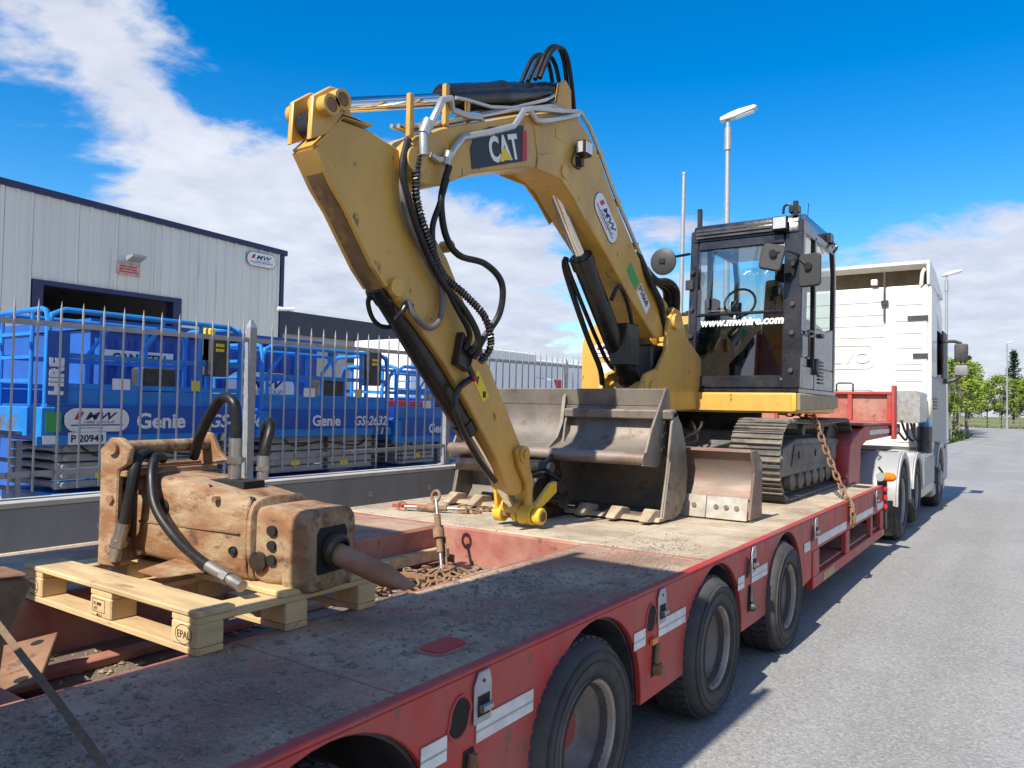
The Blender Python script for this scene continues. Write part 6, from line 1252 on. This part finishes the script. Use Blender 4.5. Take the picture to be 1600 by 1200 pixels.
b=MB(); b.tube([(-1.41,7.60,.74),(-1.395,7.61,.68),(-1.405,7.62,.60),(-1.42,7.64,.58),(-1.43,7.66,.62)],.013,8,sub=4); b.box((-1.425,7.585,.70),(-1.395,7.625,.78)); WL[ch.name]=Vector(ch.location); obj('grab_hook',b,M_chain,ch)
def binder(label,loc,rot,handle=M_red):
    t=thing('load_binder',label,'load binder',loc); t.rotation_euler=rot; WL[t.name]=Vector((0,0,0))
    b=MB(); b.cyl((0,0,.12),(0,0,.36),.021,n=14); b.cyl((0,0,.21),(0,0,.27),.036,n=14); obj('barrel',b,M_chain,t)
    for z0,z1 in ((.02,.12),(.36,.46)): b=MB(); b.cyl((0,0,z0),(0,0,z1),.012,n=10); obj('screw',b,M_stl,t)
    for z in (.0,.48): b=MB(); b.tube([(.035*math.cos(R(a)),.0,z+.035*math.sin(R(a))) for a in range(0,360,30)],.010,8,closed=True); obj('eye',b,M_chain,t)
    b=MB(); b.prism([(-.018,.22),(.018,.22),(.014,-.10),(-.014,-.10)],'y',.036,.046); obj('handle',b,handle,t,bevel=.003)
    return t
binder('rusty ratchet load binder standing in the well against its front corner',(-3.0,3.62,.60),(R(-14),R(-20),0),M_chain)
bd=binder('ratchet load binder with red handle lying flat on the sunlit deck',(-4.02,4.36,ZD+.035),(0,R(90),R(22)))
hp=thing('chain_heap','heap of rusty chain lying in the well under the binder','chain',(-2.95,3.4,.57)); WL[hp.name]=Vector((-2.95,3.4,.57)); rc=random.Random(11)
for i in range(75):
    o=bpy.data.objects.new('chain_link',LM if i%2 else LMS); COL.objects.link(o); o.parent=hp; a=rc.random()*6.28; q=rc.random()**.7
    o.location=(q*.34*math.cos(a)+.0,q*.45*math.sin(a),.012+.07*(1-q)*rc.random()+.01); o.rotation_euler=(rc.uniform(.9,2.2),rc.uniform(-.5,.5),rc.random()*6.28)
for i,(p0,p1) in enumerate((((-3.62,4.75,ZD+.02),(-3.45,4.95,ZD+.02)),)):
    chain('short_chain','short end of rusty chain beside the red-handled binder',[(-3.58,4.54,ZD+.02),(-3.50,4.62,ZD+.018),(-3.56,4.72,ZD+.018),(-3.46,4.80,ZD+.018),(-3.40,4.74,ZD+.018)],LMS,.045)
b=MB(); b.box((-3.33,2.35,.602),(-3.25,4.0,.665)); obj('timber_batten',b,M_wood,label='long pale timber batten lying along the inner side of the well',cat='batten',bevel=.004)
b=MB(); b.tube([(-3.15,2.6,.60),(-3.10,3.0,.62),(-3.02,3.22,.64),(-2.9,3.35,.62)],.024,8,sub=4); obj('steel_bar',b,M_rust,label='bent rusty steel bar lying beside the timber batten',cat='bar')
# rusty plate with four holes, tilted on the well floor
rp=thing('base_plate','square rusty steel plate with four bolt holes tilted in the well','plate',(-3.02,1.17,.60)); rp.rotation_euler=(R(11),R(7),R(-32)); WL[rp.name]=Vector((0,0,0))
b=MB(); b.box((-.21,-.21,.04),(.21,.21,.062)); obj('plate',b,M_rust,rp,bevel=.003)
for x in (-.15,.15):
    for y in (-.15,.15): b=MB(); b.cyl((x,y,.0622),(x,y,.0632),.022,n=16); obj('bolt_hole',b,M_dark,rp)
b=MB(); b.box((-.05,-.18,-.04),(.05,.18,.039)); obj('web',b,M_rust,rp)
b=MB(); b.box((-2.75,1.24,.565),(-2.50,1.40,.63)); obj('steel_channel',b,M_rust,label='short rusty steel channel under the pallet edge in the well',cat='channel',bevel=.006)
# foreground: upright steel wedge with a lashing strap running down to the deck
wd=thing('steel_wedge','dark worn steel wedge standing at the trailer rear with a strap','wedge',(-2.72,1.0,.56))
b=MB(); b.prism([(.78,.565),(1.05,.565),(1.08,.86),(1.15,1.02),(1.13,1.05),(.80,1.07)],'x',-2.80,-2.64); obj('wedge_plate',b,mat('dark_worn_steel',(.10,.075,.05),.8,var=.3,c2=(.24,.19,.13),a2=.6,s2=5,bump=.4),wd,bevel=.012)
b=MB(); b.prism([(.80,1.071),(1.13,1.051),(1.135,1.062),(.80,1.083)],'x',-2.805,-2.635); obj('wedge_cap',b,M_rust,wd,bevel=.006)
def strap(pts,w_,t=.003):
    b=MB(); P=[Vector(p) for p in pts]; n=len(P); vs=[]
    for i,p in enumerate(P):
        d=(P[min(i+1,n-1)]-P[max(i-1,0)]).normalized(); s=d.cross(Vector((.25,-.45,1))).normalized()*w_/2; nn=d.cross(s).normalized()*t
        vs+=[p-s,p+s,p+s+nn,p-s+nn]
    fs=[]
    for i in range(n-1):
        for k in range(4): fs.append((i*4+k,i*4+(k+1)%4,(i+1)*4+(k+1)%4,(i+1)*4+k))
    fs+=[(3,2,1,0),tuple((n-1)*4+k for k in range(4))]
    return b.add(vs,fs)
obj('lashing_strap',strap([(-2.70,1.03,1.0),(-2.5,.99,.97),(-2.2,.945,.93),(-1.95,.91,.895),(-1.70,.87,.86),(-1.45,.83,.82),(-1.43,.825,.74)],.018,.004),mat('brown_webbing',(.17,.115,.065),.9,var=.25,vs=40,bump=.4,bs=120),label='narrow brown lashing strap running from the wedge over the deck edge',cat='strap')
# gravel scattered over deck and well
def stones(n,fn,smin,smax,seed):
    r_=random.Random(seed); b=MB()
    for i in range(n):
        p=fn(r_)
        if p is None: continue
        s=smin+(smax-smin)*r_.random()**3; vs=[]
        for d in ((1,0,0),(-1,0,0),(0,1,0),(0,-1,0),(0,0,1),(0,0,-.4)): vs.append(Vector(p)+Vector((d[0]*s*r_.uniform(.6,1.3),d[1]*s*r_.uniform(.6,1.3),d[2]*s*r_.uniform(.45,.9)+s*.2)))
        a=r_.random()*6.28; ca,sa=math.cos(a),math.sin(a); c=Vector(p); vs=[Vector((c.x+(q.x-c.x)*ca-(q.y-c.y)*sa,c.y+(q.x-c.x)*sa+(q.y-c.y)*ca,q.z)) for q in vs]
        b.add(vs,[(0,2,4),(2,1,4),(1,3,4),(3,0,4),(2,0,5),(1,2,5),(3,1,5),(0,3,5)])
    return b
pc=[(-2.0+.45*random.random(),.5+4.5*random.random(),.12+.25*random.random()) for i in range(16)]
def ondeck(r_):
    if r_.random()<.25: return (r_.uniform(WI+.04,XR-.04),r_.uniform(.3,4.0),ZD)
    c=r_.choice(pc); x=r_.gauss(c[0],c[2]*.7); y=r_.gauss(c[1],c[2]*1.2)
    return (x,y,ZD) if WI+.04<x<XR-.03 and .3<y<5.5 else None
M_stone=mat('grey_brown_stones',(.20,.18,.15),.9,var=.45,vs=60,bump=.3)
obj('deck_gravel',stones(6500,ondeck,.0015,.009,1),M_stone,label='loose grey gravel scattered in patches over the roadside wheel deck',cat='gravel',kind='stuff',origin=(-1.9,2.5,ZD),ang=20)
def clods(r_):
    c=r_.choice([(-2.05,.95,.16),(-1.75,1.25,.2),(-2.0,1.75,.14),(-1.85,2.3,.2),(-2.1,2.9,.13),(-1.8,3.2,.2),(-1.65,.75,.15)]); x=r_.gauss(c[0],c[2]); y=r_.gauss(c[1],c[2]*1.2)
    return (x,y,ZD-.002) if WI+.05<x<XR-.04 and .4<y<3.9 else None
obj('mud_clods',stones(420,clods,.006,.022,21),mat('dry_mud',(.21,.18,.135),.95,var=.35,vs=25,bump=.6,bs=90),label='dried grey mud clods lying in clusters on the roadside wheel deck',cat='mud',kind='stuff',origin=(-1.9,2,ZD),ang=60)
def inwell(r_):
    x=r_.uniform(WO+.04,WI-.03); y=r_.uniform(.3,4.0)
    if r_.random()<.6: x,y=r_.gauss(-2.62,.16),r_.gauss(3.65,.28)
    if not(WO+.03<x<WI-.03 and .3<y<4.0): return None
    h=.10*math.exp(-((x+2.62)/.2)**2-((y-3.65)/.3)**2); return (x,y,.562+h*r_.random())
obj('well_rubble',stones(4200,inwell,.004,.020,2),mat('sandy_rubble',(.30,.24,.17),.9,var=.4,vs=40,bump=.3),label='sandy rubble heaped at the front of the sunken well',cat='rubble',kind='stuff',origin=(-2.8,3,.56),ang=20)
obj('front_grit',stones(2600,lambda r_:(r_.uniform(XL+.06,XR-.05),r_.uniform(4.1,9.3),ZD),.0025,.009,3),mat('sandy_grit',(.40,.33,.24),.9,var=.35,vs=60),label='fine sandy grit over the sunlit front deck',cat='grit',kind='stuff',origin=(-2.9,6.5,ZD),ang=20)
